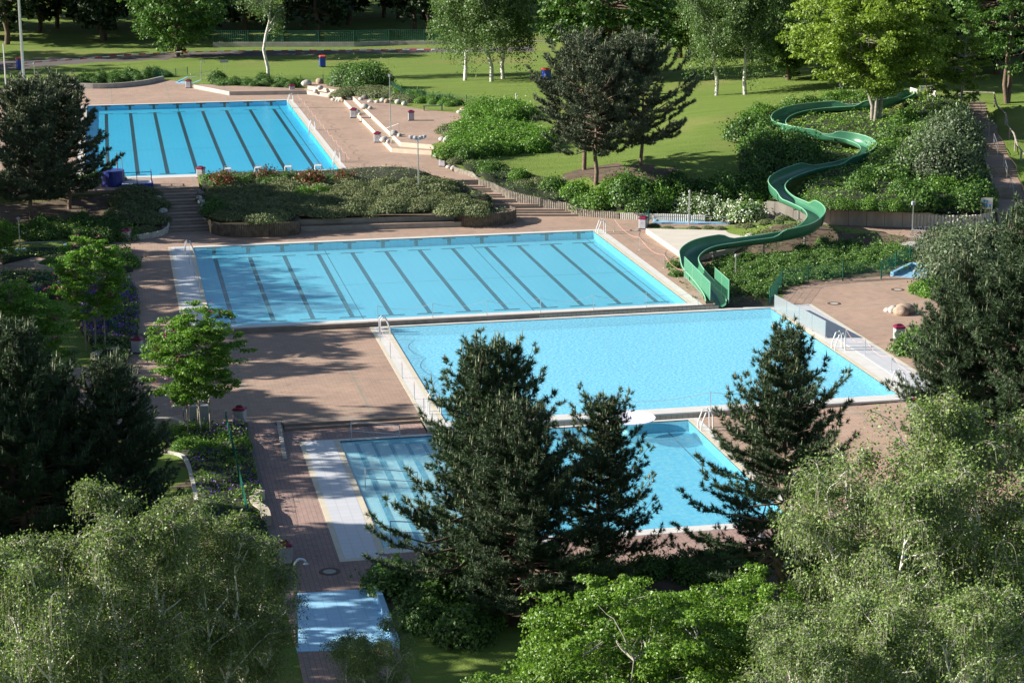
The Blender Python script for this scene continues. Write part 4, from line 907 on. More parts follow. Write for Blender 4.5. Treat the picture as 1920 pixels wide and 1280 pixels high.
def panelwall():
    m_, n, l, p = nodes('panelled_concrete'); v = mapped(n, l, rot=(R(90), 0, R(0))); w_ = n.new('ShaderNodeTexBrick'); w_.offset = 0; l.new(v, w_.inputs['Vector']); w_.inputs['Scale'].default_value = 1; w_.inputs['Brick Width'].default_value = 1.25; w_.inputs['Row Height'].default_value = 3.1; w_.inputs['Mortar Size'].default_value = .02
    w_.inputs['Color1'].default_value = (.40, .375, .335, 1); w_.inputs['Color2'].default_value = (.36, .34, .30, 1); w_.inputs['Mortar'].default_value = (.13, .12, .11, 1)
    v2 = mapped(n, l, (1.5, 1.5, .3)); a = noise(n, l, v2, 1.2, 6, .7); c = mixn(n, l, 1., w_.outputs[0], ramp(n, l, a, .3, .75, (1.1, 1.08, 1.05), (.62, .6, .58)), 'MULTIPLY'); l.new(c, p.inputs['Base Color']); p.inputs['Roughness'].default_value = .9; return m_
strip_wall('retaining_wall', catmull([at3(1437, 415, 0), at3(1490, 418, 0), at3(1545, 421, 0), at3(1620, 424, 0), at3(1706, 426.5, 0)], 5), list(np.linspace(1.6, 1.25, 21)), .2, panelwall(), 'grey panelled concrete retaining wall below the planted hill')
strip_wall('low_wall', catmull([at3(137, 166, 2.1), at3(200, 166, 2.1), at3(262, 160, 2.1), at3(306, 150, 2.1)], 5), list(np.linspace(.62, .45, 16)), .25, CONC, 'low concrete wall along the far side of the upper pool deck')
b = MB(); b.prism([at(363,166,2.1), at(430,179,2.1), at(575,177,2.1), at(604,181,2.1), at(640,187,2.1), at(642,176,2.5), at(600,168,2.5), at(365,158,2.5)], 1.9, 2.52, 0, 1); tag(b.build('bed_edge', [CONC, PAVER]), 'low raised stone ledge behind the far end of the upper pool', 'ledge')
b = MB(); b.prism([at(577,168,2.52), at(608,172,2.52), at(640,178,2.5), at(640,166,2.5), at(576,160,2.5)], 2.4, 2.92, 0, 1); tag(b.build('bed_edge', [CREAM, PAVER]), 'upper cream stone step among boulders behind the upper pool', 'ledge')
# two seat steps before the planter
b = MB(); b.prism([(13.6, 150.2), (25.9, 149.45), (26.2, 151.0), (13.6, 151.8)], -.1, .40, 0, 1); b.prism([(13.6, 151.0), (26.0, 150.3), (26.6, 152.2), (13.6, 152.7)], .39, .80, 0, 1); tag(b.build('seat_steps', [mat('grey_stone', (.30, .27, .23), .9, var=.15, scale=2), PAVER]), 'two long stone seat steps between the two palisade ends', 'steps')
b = MB(); b.prism([at(1211, 429, .35), at(1384, 433, .35), at(1402, 438, .35), at(1413, 449, .35), at(1375, 466, .35), at(1300, 481, .35), at(1286, 481, .35)], -.2, .38, 0, 1); tag(b.build('stone_slab', [CREAMT, mat('smooth_beige_floor', (.50, .46, .40), .8, var=.06, scale=.8)]), 'raised beige triangular slab between the lane pool and the slide', 'platform')
b = MB(); b.prism([at(1676, 461, .25), at(1738, 464, .25), at(1740, 456, .25), at(1705, 454, .25)], .08, .32, 0); tag(b.build('stone_slab', CONC), 'small grey slab in front of the grey gate on the planted bank', 'slab')
b = MB(); b.prism([at(1728, 492, -.1), at(1748, 494, -.1), at(1760, 478, .1), at(1738, 476, .1)], -.4, .12, 0); tag(b.build('stone_step', CONC), 'grey stone steps behind the right light blue basin', 'steps')
# light blue foot basins
def basin(poly, z, label, rim=None, kerb=None):
    t = empty('foot_basin', (poly[0][0], poly[0][1], z)); tag(t, label, 'foot basin', 'light blue foot basins'); q = [(p[0]-poly[0][0], p[1]-poly[0][1]) for p in poly]
    b = MB(); b.prism(q, -.1, .025, 0); b.build('tiled_floor', BTILE, t)
    for i in (kerb or range(len(q))):
        a, c = np.array(q[i]), np.array(q[(i+1) % len(q)]); d = unit(c-a); n_ = np.array([-d[1], d[0]])*.11; b = MB(); b.prism([tuple(a-n_), tuple(c-n_), tuple(c+n_), tuple(a+n_)], -.1, .10 if not rim else rim, 0); b.build('kerb', BTILE, t)
basin([at(1226, 419, 0), at(1366, 421, 0), at(1375, 408, 0), at(1233, 403, 0)], 0, 'light blue foot basin with grey railings behind the beige slab', .12)
basin([at(1672, 518, Z3), at(1738, 523, Z3), at(1756, 505, Z3), at(1709, 500, Z3)], Z3, 'light blue foot basin at the back of the round deck', .30, [3, 2])
basin([at(553, 1113, Z4), at(704, 1103, Z4), at(744, 1214, Z4), at(556, 1222, Z4)], Z4, 'large light blue foot basin across the walkway at the bottom', .32, [1])
basin([at(330, 156, Z1), at(362, 157, Z1), at(392, 145, Z1), at(352, 145, Z1)], Z1, 'small light blue foot basin behind the far end of the upper pool', .08)
basin([at(8, 471, 0), at(124, 469, 0), at(122, 457, 0), at(8, 459, 0)], 0, 'shaded light blue foot basin with railing at the left edge', .10)
basin([at(1560, 1078, Z4), at(1690, 1080, Z4), at(1705, 1045, Z4), at(1580, 1030, Z4)], Z4, 'light blue foot basin hidden behind the right birches', .12)

# ------------------------------------------------------------------ furniture
bn = empty('litter_bin'); q = MB(); q.box((0, 0, .03), (.56, .56, .10)); q.build('base', BLACK, bn)
q = MB(); q.box((0, 0, .44), (.58, .58, .72), bev=.05); q.build('body', GREYP, bn)
q = MB(); q.box((0, 0, .86), (.66, .66, .13), bev=.07); q.box((0, 0, .96), (.34, .2, .06)); q.build('lid', REDP, bn)
q = MB(); q.box((0, 0, 1.0), (.20, .10, .03)); q.build('slot', BLACK, bn)
for i in range(3):
    a = math.pi/2+i*2.094; pass
q = MB(); q.tube([(.08*math.cos(a), -.296, .5+.08*math.sin(a)) for a in np.linspace(.3, 5.6, 12)], .010, 4); q.build('emblem', mat('dim_print', (.38, .38, .42)), bn)
bins = [(663,221,2.5,'on the pink step beside the boulders left of the lamp pole'),(708,267,2.1,'at the foot of the cream step walls'),(771,226,2.9,'standing alone on the raised upper terrace'),(831,312,2.1,'below the boulders at the top of the wide stairs'),
 (354,165,2.1,'beside the small light blue basin behind the upper pool'),(548,175,2.1,'at the far right corner of the upper pool'),(377,334,2.1,'at the top of the shaded stairs beside the planter'),(238,452,0,'in the shade beside the curved pale palisade'),
 (510,440,0,'in front of the dark palisade above the lane pool'),(1206,429,0,'beside the green fence post near the beige slab'),(258,661,Z3,'in the shade below the purple flowers'),(1685,638,Z3,'on the round deck beside the boulders, in full sun'),
 (1718,780,-.35,'half hidden behind the right birches'),(450,795,Z3,'at the head of the ramp, left of the low steps'),(535,1055,Z4,'on the walkway near the large light blue basin'),(1418,1012,Z4,'hidden behind the pointed pine by the front deck')]
for i, (px, py, z, lb) in enumerate(bins):
    loc = at3(px, py, z)
    if i == 0: bn.location = loc; tag(bn, 'red lidded grey bin '+lb, 'litter bin', 'grey bins with red lids'); bn.rotation_euler[2] = -.35
    else: dup(bn, loc, -.35+.5*(i % 3-1)*.4, 1, 'red lidded grey bin '+lb, 'grey bins with red lids')
wb = empty('wheelie_bin'); q = MB(); q.prism([(-.3, -.35), (.3, -.35), (.3, .35), (-.3, .35)], .08, 1.05, 0); q.build('body', BLUE, wb); q = MB(); q.box((0, 0, 1.12), (.72, .84, .14), bev=.08); q.build('lid', mat('orange_red_plastic', (.6, .06, .02)), wb); q = MB(); q.tube([(-.32, .36, .1), (.32, .36, .1)], .1, 10); q.build('wheels', BLACK, wb)
wb.location = gl(605, 126); wb.scale = (1.15, 1.15, 1.2); tag(wb, 'blue wheelie bin with orange lid alone on the far lawn', 'wheelie bin', 'blue bins on the lawn')
dup(wb, gl(38, 131), .3, (1.2, 1.2, 1.25), 'shaded blue bin on the dark lawn at the far left', 'blue bins on the lawn'); dup(wb, gl(1024, 154), .3, 1.3, 'blue bin peeping out left of the lawn bank pines', 'blue bins on the lawn')
# lamp with four floodlights
x, y, z = gl(785, 361); t = empty('flood_lamp', (x, y, z)); tag(t, 'tall lamp post with four floodlight heads rising from the juniper planter', 'lamp post'); q = MB(); q.tube([(0, 0, -.2), (0, 0, 4.3)], [.065, .045], 8); q.build('pole', STEEL, t)
q = MB(); q.tube([(-.55, 0, 4.3), (.55, 0, 4.3)], .035, 6); q.box((0, 0, 4.22), (.5, .3, .05)); q.build('cross_arm', STEEL, t)
for k, (dx, dy) in enumerate(((-.55, .1), (-.22, -.25), (.22, -.25), (.55, .1))): q = MB(); q.lathe([(.03, -.12), (.15, -.05), (.17, .1), (.14, .14)], (dx, dy, 4.42), 10); q.lathe([(0.14, .14), (0, .15)], (dx, dy, 4.42), 10); q.build('lamp_head', GREYP, t)
def pole(name, px, py, z, h, r, label, cat, head=None, m_=STEEL, **k):
    x, y, z = (gl(px, py) if z is None else at3(px, py, z)); t = empty(name, (x, y, z)); tag(t, label, cat); q = MB(); q.tube([(0, 0, -.2), (0, 0, h)], [r, r*.7], 8); q.build('pole', m_, t)
    if head == 'arc': q = MB(); q.tube([(0, 0, h)]+[(.22*(1-math.cos(a)), 0, h+.22*math.sin(a)) for a in np.linspace(.2, 2.6, 7)], r*.8, 6); q.lathe([(.03, .08), (.11, 0), (0, 0)], (.42, 0, h+.02), 8); q.build('shower_head', m_, t); q = MB(); q.box((0, -.08, 1.0), (.12, .06, .2)); q.build('push_button', GREYP, t)
    if head == 'ring': q = MB(); q.tube([(.14*math.cos(a), 0, h+.14+.14*math.sin(a)) for a in np.linspace(0, 6.28, 11)], .03, 6); q.lathe([(.09, 0), (.09, .2)], (0, 0, h+.04), 8); q.build('camera_head', GREYP, t)
    if head == 'box': q = MB(); q.box((0, 0, h+.12), (.3, .22, .26), bev=.04); q.build('lantern', GREYP, t)
    if head == 'panel': q = MB(); q.box((0, -.05, h-.1), (1.0, .04, .35)); q.build('board', GREYP, t)
    if head == 'ball': q = MB(); q.lathe([(r, 0), (.1, .08), (.1, .2), (0, .26)], (0, 0, h-.05), 10); q.build('cap', GREYP, t)
    return t
pole('camera_pole', 733, 270, 2.5, 6.0, .05, 'slim pale pole with ring shaped head on the cream step walls', 'pole', 'ring')
pole('floodlight_mast', 48, 205, 2.1, 16, .17, 'tall grey mast at the upper left that leaves the picture', 'mast')
pole('flagpole', 14, 205, 2.1, 6.8, .09, 'white flagpole at the left edge, nearer the tall mast', 'flagpole', m_=WHITE); pole('flagpole', 1, 200, 2.1, 6.4, .09, 'white flagpole cut by the left picture edge', 'flagpole', m_=WHITE)
pole('shower_post', 378, 152, 2.1, 2.1, .06, 'grey shower post beside the small basin behind the upper pool', 'shower', 'arc'); pole('sign_post', 421, 140, None, 1.7, .03, 'thin post with small grey board on the far lawn', 'sign', 'panel'); pole('shower_post', 66, 160, 2.1, 2.4, .05, 'grey shower post in shade at the far left of the upper deck', 'shower', 'ball')
pole('shower_post', 1292, 421, 0, 2.5, .06, 'grey shower post in front of the railed basin below the hedge', 'shower', 'ball'); pole('shower_post', 38, 470, 0, 2.3, .05, 'grey shower post beside the shaded left basin', 'shower', 'ball'); pole('shower_post', 1379, 522, None, 1.5, .055, 'short grey shower post on the planted bank below the slide', 'shower', 'ball')
pole('lantern_post', 1710, 446, 0, 2.5, .04, 'thin lamp post beside the grey gate below the hill', 'lamp post', 'box'); pole('shower_post', 557, 1212, Z4, 3.2, .06, 'tall curved shower post at the large basin on the walkway', 'shower', 'arc'); pole('white_post', 968, 196, None, .95, .09, 'short white post on the lawn behind the fence', 'post', 'ball', m_=WHITE)
pole('hydrant_post', 1116, 1060, Z4, .9, .08, 'short white post behind the small front pine', 'post', 'ball', m_=WHITE)
# railings
def rail(name, P, h, label, cat='railing', n=None, mid=True, m_=STEEL, r=.025, bars=0, group=None):
    P = np.array(P, float); o = P[0].copy(); t = empty(name, tuple(o)); tag(t, label, cat, group); Q = P-o
    q = MB(); q.tube([tuple(p+[0, 0, h]) for p in Q], r, 6); q.build('handrail', m_, t)
    if mid: q = MB(); q.tube([tuple(p+[0, 0, h*.5]) for p in Q], r*.8, 6); q.build('middle_rail', m_, t)
    s = np.concatenate([[0], np.cumsum(np.linalg.norm(np.diff(Q, axis=0), axis=1))]); n = n or len(Q)
    for u in np.linspace(0, s[-1], n): p = [np.interp(u, s, Q[:, c_]) for c_ in range(3)]; q = MB(); q.tube([(p[0], p[1], p[2]-.05), (p[0], p[1], p[2]+h)], r, 6); q.build('post', m_, t)
    if bars:
        q = MB()
        for u in np.linspace(0, s[-1], bars): p = [np.interp(u, s, Q[:, c_]) for c_ in range(3)]; q.tube([(p[0], p[1], p[2]+.08), (p[0], p[1], p[2]+h)], r*.5, 4, cap=False)
        q.build('bars', m_, t)
    return t
rail('railing', [at3(1228, 424, 0), at3(1284, 424, 0)], .75, 'short grey railing at the basin below the hedge, left of the shower', n=3); rail('railing', [at3(1299, 424, 0), at3(1364, 425, 0)], .75, 'short grey railing at the basin below the hedge, right of the shower', n=3)
rail('railing', [at3(42, 474, 0), at3(118, 472, 0)], .75, 'grey railing in front of the shaded left basin', n=3); rail('railing', [at3(0, 475, 0), at3(29, 474, 0)], .75, 'short railing stub at the left edge by the shaded basin', n=2)
rail('gate', [at3(1708, 458, .05), at3(1752, 462, .05)], 1.1, 'pale grey barred gate on the bank behind the small slab', 'gate', n=3, bars=14); rail('gate', [at3(1752, 462, .05), at3(1776, 448, 0)], 1.1, 'pale grey barred side gate next to the path palisade', 'gate', n=2, bars=8); rail('railing', [at3(1712, 446, 0), at3(1775, 444, 0)], .8, 'pale railing along the path below the hill', n=4, bars=12)
rail('railing', [(10.9, 95.9, Z4), (13.3, 95.6, Z4-.25)], .95, 'steel handrail at the far end of the underwater steps', n=2, group='handrails in the front pool steps'); rail('railing', [(10.6, 88.0, Z4), (13.0, 87.7, Z4-.25)], .95, 'steel handrail in the middle of the underwater steps', n=2, group='handrails in the front pool steps'); rail('railing', [(10.7, 80.3, Z4), (13.1, 80.1, Z4-.2)], .95, 'steel handrail at the near end of the underwater steps', n=2, group='handrails in the front pool steps')
rail('railing', [at3(358, 152, 2.1), at3(392, 147, 2.15), at3(400, 143, 2.2)], .8, 'small grey railing at the basin behind the upper pool', n=3)
for (a_, b_), lb in [(((680,207),(697,199)), 'beside the boulders near the upper end of the cream steps'), (((719,259),(748,248)), 'at the lower end of the cream steps'), (((612,172),(626,166)), 'at the boulder steps behind the upper pool')]:
    rail('handrail', [at3(*a_, 2.15), at3(*b_, 2.9)], .8, 'slim grey handrail '+lb, 'handrail', n=2, mid=False)
for fl in range(6):
    a, c = RS[2*fl], RS[2*fl+1]; rail('handrail', [at3((a[1]+a[2])/2+2, a[0], a[3]), at3((c[1]+c[2])/2+2, c[0]+1, c[3])], .9, 'central handrail of the %s flight of the hill stairs' % ['topmost', 'second highest', 'third highest', 'third lowest', 'second lowest', 'lowest'][fl], 'handrail', n=2, mid=fl in (2, 3), group='hill stair handrails')
rail('wooden_rail', [at3(1800, 192, 4.7)]+[at3(RS[i][2]+16, RS[i][0]+2, RS[i][3]+.1) for i in range(0, 8)], 1.0, 'weathered wooden rail following the right side of the hill stairs', 'railing', n=8, mid=False, m_=WOOD, r=.07)
strip_wall('stringer', [at3(a[1]-3, a[0]+2, a[3]) for a in RS[4:]], .25, .15, WOOD, 'wooden edge board left of the hill stairs', 'edge board')
# ropes on posts
rp = empty('rope_post'); q = MB(); q.tube([(0, 0, 0), (0, 0, .95)], .022, 6); q.build('pole', STEEL, rp); q = MB(); q.lathe([(.0, 0), (.07, 0), (.05, .03), (.0, .03)], (0, 0, 0), 8); q.build('foot', STEEL, rp); rfirst = [True]
ROPE = mat('pink_rope', (.62, .32, .27), .7); ROPEG = mat('grey_rope', (.45, .45, .45), .7)
def ropes(pts, label, m_, lab2, sag=.22, chain=True):
    for p in pts:
        if rfirst[0]: rp.location = p; tag(rp, label, 'rope post', lab2); rfirst[0] = False
        else: dup(rp, p, 0, 1, label, lab2)
    P = []
    for a, b in zip(pts[:-1], pts[1:]):
        for f in np.linspace(0, 1, 7)[:-1]: P.append((a[0]+(b[0]-a[0])*f, a[1]+(b[1]-a[1])*f, a[2]+(b[2]-a[2])*f+.93-sag*4*f*(1-f)))
    P.append((pts[-1][0], pts[-1][1], pts[-1][2]+.93)); q = MB(); q.tube(P, .010, 4); tag(q.build('rope', m_), 'sagging rope on the '+lab2, 'rope')
ropes([(19.5, y, Z1) for y in np.linspace(214, 167, 14)], 'thin steel rope post along the right edge of the upper pool', ROPE, 'posts beside the upper pool', .3)
ropes([(x, 119.35, 0) for x in np.linspace(15.4, 35.9, 7)], 'thin steel rope post on the near edge of the lane pool', ROPEG, 'posts in front of the lane pool', .3)
ropes([(36.9, 145.0, 0), (36.9, 137.5, 0), (36.9, 131, 0), (36.9, 125.8, 0)], 'thin steel rope post on the right edge of the lane pool', ROPE, 'posts right of the lane pool', .35)
ropes([(15.0, y, Z3) for y in (115.5, 111, 106.3, 101.8, 98.5)], 'thin steel rope post on the left edge of the slide pool', ROPE, 'posts left of the slide pool', .3)
ropes([(41.7, 108.4, Z3), (41.9, 105.8, Z3), (42.0, 102.0, Z3), (42.2, 98.0, Z3)], 'thin steel rope post on the pale strip right of the slide pool', ROPE, 'posts right of the slide pool', .45)
ropes([(x, 96.5, Z3) for x in (17.5, 23.5, 29.8, 36)], 'thin steel rope post between the slide pool and the front pool', ROPEG, 'posts behind the front pool', .3)
# ladders
ld = empty('pool_ladder')
for s_ in (-.27, .27): q = MB(); q.tube([(.45, s_, 0), (.42, s_, .75), (.3, s_, .92), (.1, s_, .85), (-.1, s_, .3), (-.15, s_, -.5)], .035, 7); q.build('rail', WHITE, ld)
for k in range(2): q = MB(); q.box((-.14, 0, -.12-.22*k), (.12, .5, .03)); q.build('tread', WHITE, ld)
lads = [((18.6, 214.5, Z1), 0, 'far ladder of the three beside the upper pool'), ((18.6, 192, Z1), 0, 'middle ladder of the three beside the upper pool'), ((18.6, 171, Z1), 0, 'near ladder of the three beside the upper pool'), ((35.6, 144.6, 0), 0, 'white ladder at the far right corner of the lane pool'),
 ((5.1, 143.0, 0), 180, 'curved steel ladder at the far left corner of the lane pool'), ((15.7, 117.2, Z3), 180, 'steel ladder at the far left corner of the slide pool'), ((15.8, 99.0, Z3), 180, 'steel ladder at the near left corner of the slide pool'), ((40.7, 107.4, Z3), 0, 'white ladder at the end of the frosted screen'), ((40.7, 98.3, Z3), 0, 'white ladder at the near right corner of the slide pool, half hidden'), ((28.6, 94.0, Z4), 0, 'white ladder on the right side of the front pool')]
for i, (p, r_, lb) in enumerate(lads):
    if i == 0: ld.location = p; tag(ld, lb, 'pool ladder', 'pool ladders')
    else: dup(ld, p, R(r_), 1.1, lb, 'pool ladders')
for nme, pts in (('left', [(4.75, 139.5, 0), (4.95, 136, 0)]), ('near', [(4.85, 134, 0), (5.05, 130.5, 0)])): rail('handrail', pts, .8, 'steel handrail on the white strip left of the lane pool, %s one' % {'left': 'farther', 'near': 'nearer'}[nme], 'handrail', n=2, mid=False)
sb = empty('starting_block'); q = MB(); q.box((0, 0, .5), (.5, .45, .05), rx=.12); q.build('top', WHITE, sb); 
for s_ in (-.26, .26): q = MB(); q.box((s_, .0, .24), (.05, .35, .48)); q.build('side', WHITE, sb)
q = MB(); q.tube([(-.25, -.2, .5), (-.25, -.22, .75), (.25, -.22, .75), (.25, -.2, .5)], .025, 6); q.build('grip', STEEL, sb)
for i, k in enumerate((3, 4, 5, 6)):
    p = (1.85+2.5*k-.2, 166.1, Z1); lb = 'white starting block at the near end of the upper pool, %s' % ['leftmost', 'second from left', 'third from left', 'rightmost'][i]
    if i == 0: sb.location = p; tag(sb, lb, 'starting block', 'starting blocks')
    else: dup(sb, p, 0, 1, lb, 'starting blocks')
# frosted screen of the slide pool
screen('frosted_screen', at(1452, 583, Z3), at(1547, 634, Z3), Z3, Z3, 1.05, 4, FROST, STEEL, label='row of frosted glass panels along the right side of the slide pool', cat='screen', lift=.12)
# bowl fountain
x, y = at(1181, 783, .09); t = empty('water_bowl', (x, y, Z4)); t.scale = (1.3, 1.3, 1.05); tag(t, 'shallow white bowl on a pale blue foot between the two front pools', 'fountain bowl'); q = MB(); q.lathe([(.0, .42), (.5, .46), (.95, .60), (1.0, .66), (1.02, .64), (.95, .56), (.5, .38), (.3, .3)], n=28); q.build('dish', mat('pearl_fibreglass', (.70, .70, .80), .25, var=.03), t, smooth=True); q = MB(); q.lathe([(.42, -.5), (.34, 0), (.5, .38)], n=20); q.build('foot', mat('pale_blue_fibreglass', (.30, .62, .66), .4), t, smooth=True)
# fences
def fence(P, h, label, n=None, post=GREENM, mesh_m=None, r=.035, wsp=.08, wr_=.006):
    P = np.array(P, float); o = P[0]; t = empty('wire_fence', tuple(o)); tag(t, label, 'fence'); Q = P-o; s = np.concatenate([[0], np.cumsum(np.linalg.norm(np.diff(Q, axis=0), axis=1))]); n = n or len(Q); U = np.linspace(0, s[-1], n) if n != len(Q) else s
    pp = [np.array([np.interp(u, s, Q[:, c_]) for c_ in range(3)]) for u in U]
    for p in pp: q = MB(); q.box((p[0], p[1], p[2]+h/2), (r*2, r*2, h+.06)); q.build('post', post, t)
    for a, b in zip(pp[:-1], pp[1:]):
        d = unit(b-a)*r*1.5; u = np.array([0, 0, 1.]); a2, b2 = a+d, b-d; L_ = np.linalg.norm(b2-a2); nv = max(3, int(L_/wsp)); V, Fc = tube_arr([[a2+(b2-a2)*f+u*.05, a2+(b2-a2)*f+u*(h*.5), a2+(b2-a2)*f+u*(h-.02)] for f in np.linspace(0, 1, nv)]+[[a2+u*z, (a2+b2)/2+u*z, b2+u*z] for z in np.linspace(.05, h-.03, max(4, int(h/.2)))], [[wr_]*3]*(nv+max(4, int(h/.2))), 3); mesh('wire_panel', V, Fc, post, t)
    return t
fence([gl(724, 163), gl(742, 176), gl(752, 184), gl(783, 187), gl(812, 190), gl(843, 194), gl(875, 197), gl(907, 200), gl(940, 203)], 1.0, 'low green wire fence between the raised terrace and the lawn')
fence([gl(438, 157), gl(482, 157), gl(522, 156), gl(564, 155), gl(606, 154), gl(640, 156)], .85, 'low green wire fence behind the hedge beyond the upper pool'); fence([gl(260, 148), gl(283, 148), gl(306, 146), gl(330, 143), gl(352, 140)], .9, 'low dark wire fence left of the small blue basin')
fence([gl(1443, 575), gl(1466, 540), gl(1515, 531), gl(1580, 526), gl(1652, 523), gl(1679, 505), gl(1706, 494), gl(1723, 484)], 1.25, 'green wire fence curving round the back of the round deck'); fence([at3(1203, 428, 0), at3(1216, 420, 0)], 1.1, 'short green fence panel beside the bin near the beige slab')
fence([gl(425, 806), gl(434, 843), gl(442, 877), gl(449, 910), gl(457, 944), gl(465, 985)], .95, 'narrow green wire fence through the bed beside the ramp'); fence([gl(345, 800), gl(425, 801)], .9, 'thin wire fence behind the young robinia', wsp=.12, wr_=.004, post=STEEL); fence([gl(70, 545), gl(145, 548), gl(222, 640)], 1.1, 'dark wire fence in the shaded garden at the left')
FA = [(px, 84 if px < 700 else 82, 2.6) for px in range(400, 1061, 66)]; fence([at3(*p) for p in FA], 1.9, 'long dark green wire fence at the foot of the wood', post=GREENM, r=.05, wsp=.25, wr_=.02)
strip_wall('low_wall', [at3(p[0], p[1]+1.5, 2.5) for p in FA], .45, .3, CONC, 'low grey wall below the long fence at the wood')
TAPE = mat('tape', (.8, .8, .8)); m_, n, l, p = nodes('red_white_tape'); v = mapped(n, l, (1.1, 0, 0)); wv = n.new('ShaderNodeTexChecker'); wv.inputs['Scale'].default_value = 1; l.new(v, wv.inputs[0]); wv.inputs[1].default_value = (.8, .8, .8, 1); wv.inputs[2].default_value = (.6, .03, .03, 1); l.new(wv.outputs[0], p.inputs['Base Color'])
q = MB(); q.tube([at3(px, py, 3.2) for px, py in [(48, 118), (140, 112), (240, 103), (330, 98), (450, 95.5), (600, 94.5), (815, 93)]], .055, 4); tag(q.build('barrier_tape', m_), 'red and white barrier tape along the cinder track', 'barrier tape')
# sign with blue symbols
x, y, z = at(1849, 402, .9)[0], at(1849, 402, .9)[1], .9; t = empty('notice_board', (x, y, z), -.25); tag(t, 'white notice board with five blue squares above the pale palisade', 'notice board'); q = MB(); q.box((0, 0, .85), (.9, .05, .85)); q.build('board', WHITE, t)
for dx, dz in ((-.2, 1.0), (.03, 1.0), (-.2, .68), (.03, .68), (.26, .68)): q = MB(); q.box((dx, -.032, dz), (.15, .012, .19)); q.build('symbol', mat('sky_blue_paint', (.04, .30, .70)), t)
for dx in (-.4, .4): q = MB(); q.tube([(dx, .05, -.3), (dx, .05, 1.2)], .03, 6); q.build('post', STEEL, t)
# blue platform at the upper pool
x, y = at(212, 348, Z1); t = empty('pool_platform', (x, y, Z1)); tag(t, 'blue drum and railed platform at the near left corner of the upper pool', 'platform'); q = MB(); q.lathe([(0, 0), (.95, 0), (.95, 1.25), (0, 1.25)], n=20); q.build('drum', mat('navy_paint', (.015, .03, .22), .4), t)
q = MB(); q.box((1.9, -.6, .25), (2.4, 1.5, .10)); q.build('floor', mat('pale_grey_floor', (.5, .53, .6)), t); q = MB(); q.box((1.9, -1.36, .18), (2.46, .06, .22)); q.box((3.14, -.6, .18), (.06, 1.56, .22)); q.build('edge', mat('blue_edge_paint', (.02, .05, .4)), t)
q = MB(); [q.tube([(a, b, .3), (a, b, 1.2)], .03, 6) for a, b in ((.9, -1.3), (1.9, -1.3), (3.05, -1.3), (3.05, -.6), (3.05, .1))]; q.tube([(.9, -1.3, 1.2), (3.05, -1.3, 1.2), (3.05, .1, 1.2)], .03, 6); q.tube([(.9, -1.3, .75), (3.05, -1.3, .75), (3.05, .1, .75)], .02, 6); q.build('railing', mat('dark_blue_rail', (.03, .05, .15)), t)
q = MB(); [q.tube([(.8*math.cos(a), .8*math.sin(a), 1.2), (.8*math.cos(a), .8*math.sin(a), 2.6)], .035, 5) for a in np.linspace(0, 5.3, 6)]; q.build('posts', STEEL, t)
# bench, seat walls, cabinet, manholes
x, y, z = at3(812, 207, 2.9); t = empty('park_bench', (x, y, z), -.1); tag(t, 'dark backless bench at the edge of the raised terrace', 'bench'); q = MB(); q.box((0, 0, .45), (2.0, .4, .06)); q.build('seat', mat('dark_green_wood', (.05, .10, .08)), t)
for dx in (-.9, .9): q = MB(); q.box((dx, 0, .21), (.08, .36, .42)); q.build('leg', BLACK, t)
x, y, z = at3(372, 797, Z3); t = empty('control_cabinet', (x, y, z)); tag(t, 'white double control cabinet behind the stakes of the young robinia', 'cabinet'); q = MB(); q.box((-.22, 0, .5), (.42, .35, 1.1), bev=.02); q.box((.3, 0, .5), (.5, .35, 1.1), bev=.02); q.build('body', GREYP, t); q = MB(); q.box((.0, -.19, .5), (.03, .02, 1.0)); q.build('door_gap', BLACK, t)
strip_wall('seat_wall', catmull([at3(490, 935, Z4), at3(478, 942, Z4), at3(480, 958, Z4), at3(495, 970, Z4), at3(500, 985, Z4)], 5), .45, .42, CREAM, 'curved cream seat wall bulging into the bed beside the walkway')
strip_wall('seat_wall', catmull([at3(176, 676, Z3), at3(195, 668, Z3), at3(222, 664, Z3)], 5), .42, .4, CREAM, 'short curved stone seat wall below the purple flower bed'); strip_wall('seat_wall', catmull([at3(265, 800, Z3), at3(310, 797, Z3), at3(352, 803, Z3)], 4), .4, .3, CONC, 'low stone kerb wall left of the control cabinet')
strip_wall('garden_kerb', catmull([gl(285, 848), gl(335, 853), gl(352, 870), gl(362, 905), gl(368, 940)], 6), .1, .2, CPAL, 'thin pale kerb curving round the shaded grass', 'kerb')
x, y, z = at3(100, 505, 0); b = MB(); b.lathe([(1.25, -.1), (1.25, .5), (1.0, .5), (1.0, .38)], (x, y, 0), 28); tag(b.build('round_planter', CREAM), 'round cream stone planter in the shaded left garden', 'planter')
b = MB(); b.prism([(x+4.1*math.cos(a)*1.0, y+3.3*math.sin(a)) for a in np.linspace(0, 6.283, 33)[:-1]], -.25, .03+max(0, h1(x, y)), 0); o = b.build('garden_paving', PAVER); tag(o, kind='structure')
for px, py, z, lb in [(618, 1071, Z4, 'on the walkway before the large light blue basin'), (1564, 569, Z3, 'on the round deck near the frosted screen'), (1683, 543, Z3, 'on the round deck near the back fence'), (1191, 432, 0, 'beside the corner of the lane pool')]:
    x, y = at(px, py, z); t = empty('manhole', (x, y, z)); tag(t, 'round manhole cover '+lb, 'manhole cover', 'manhole covers'); q = MB(); q.lathe([(.28, .003), (.28, .02), (.42, .02), (.45, .003)], n=24); q.build('frame', mat('rusty_iron', (.10, .06, .045), .7, .3), t); q = MB(); q.lathe([(0, .014), (.27, .014)], n=24); q.build('cover', CONC, t)
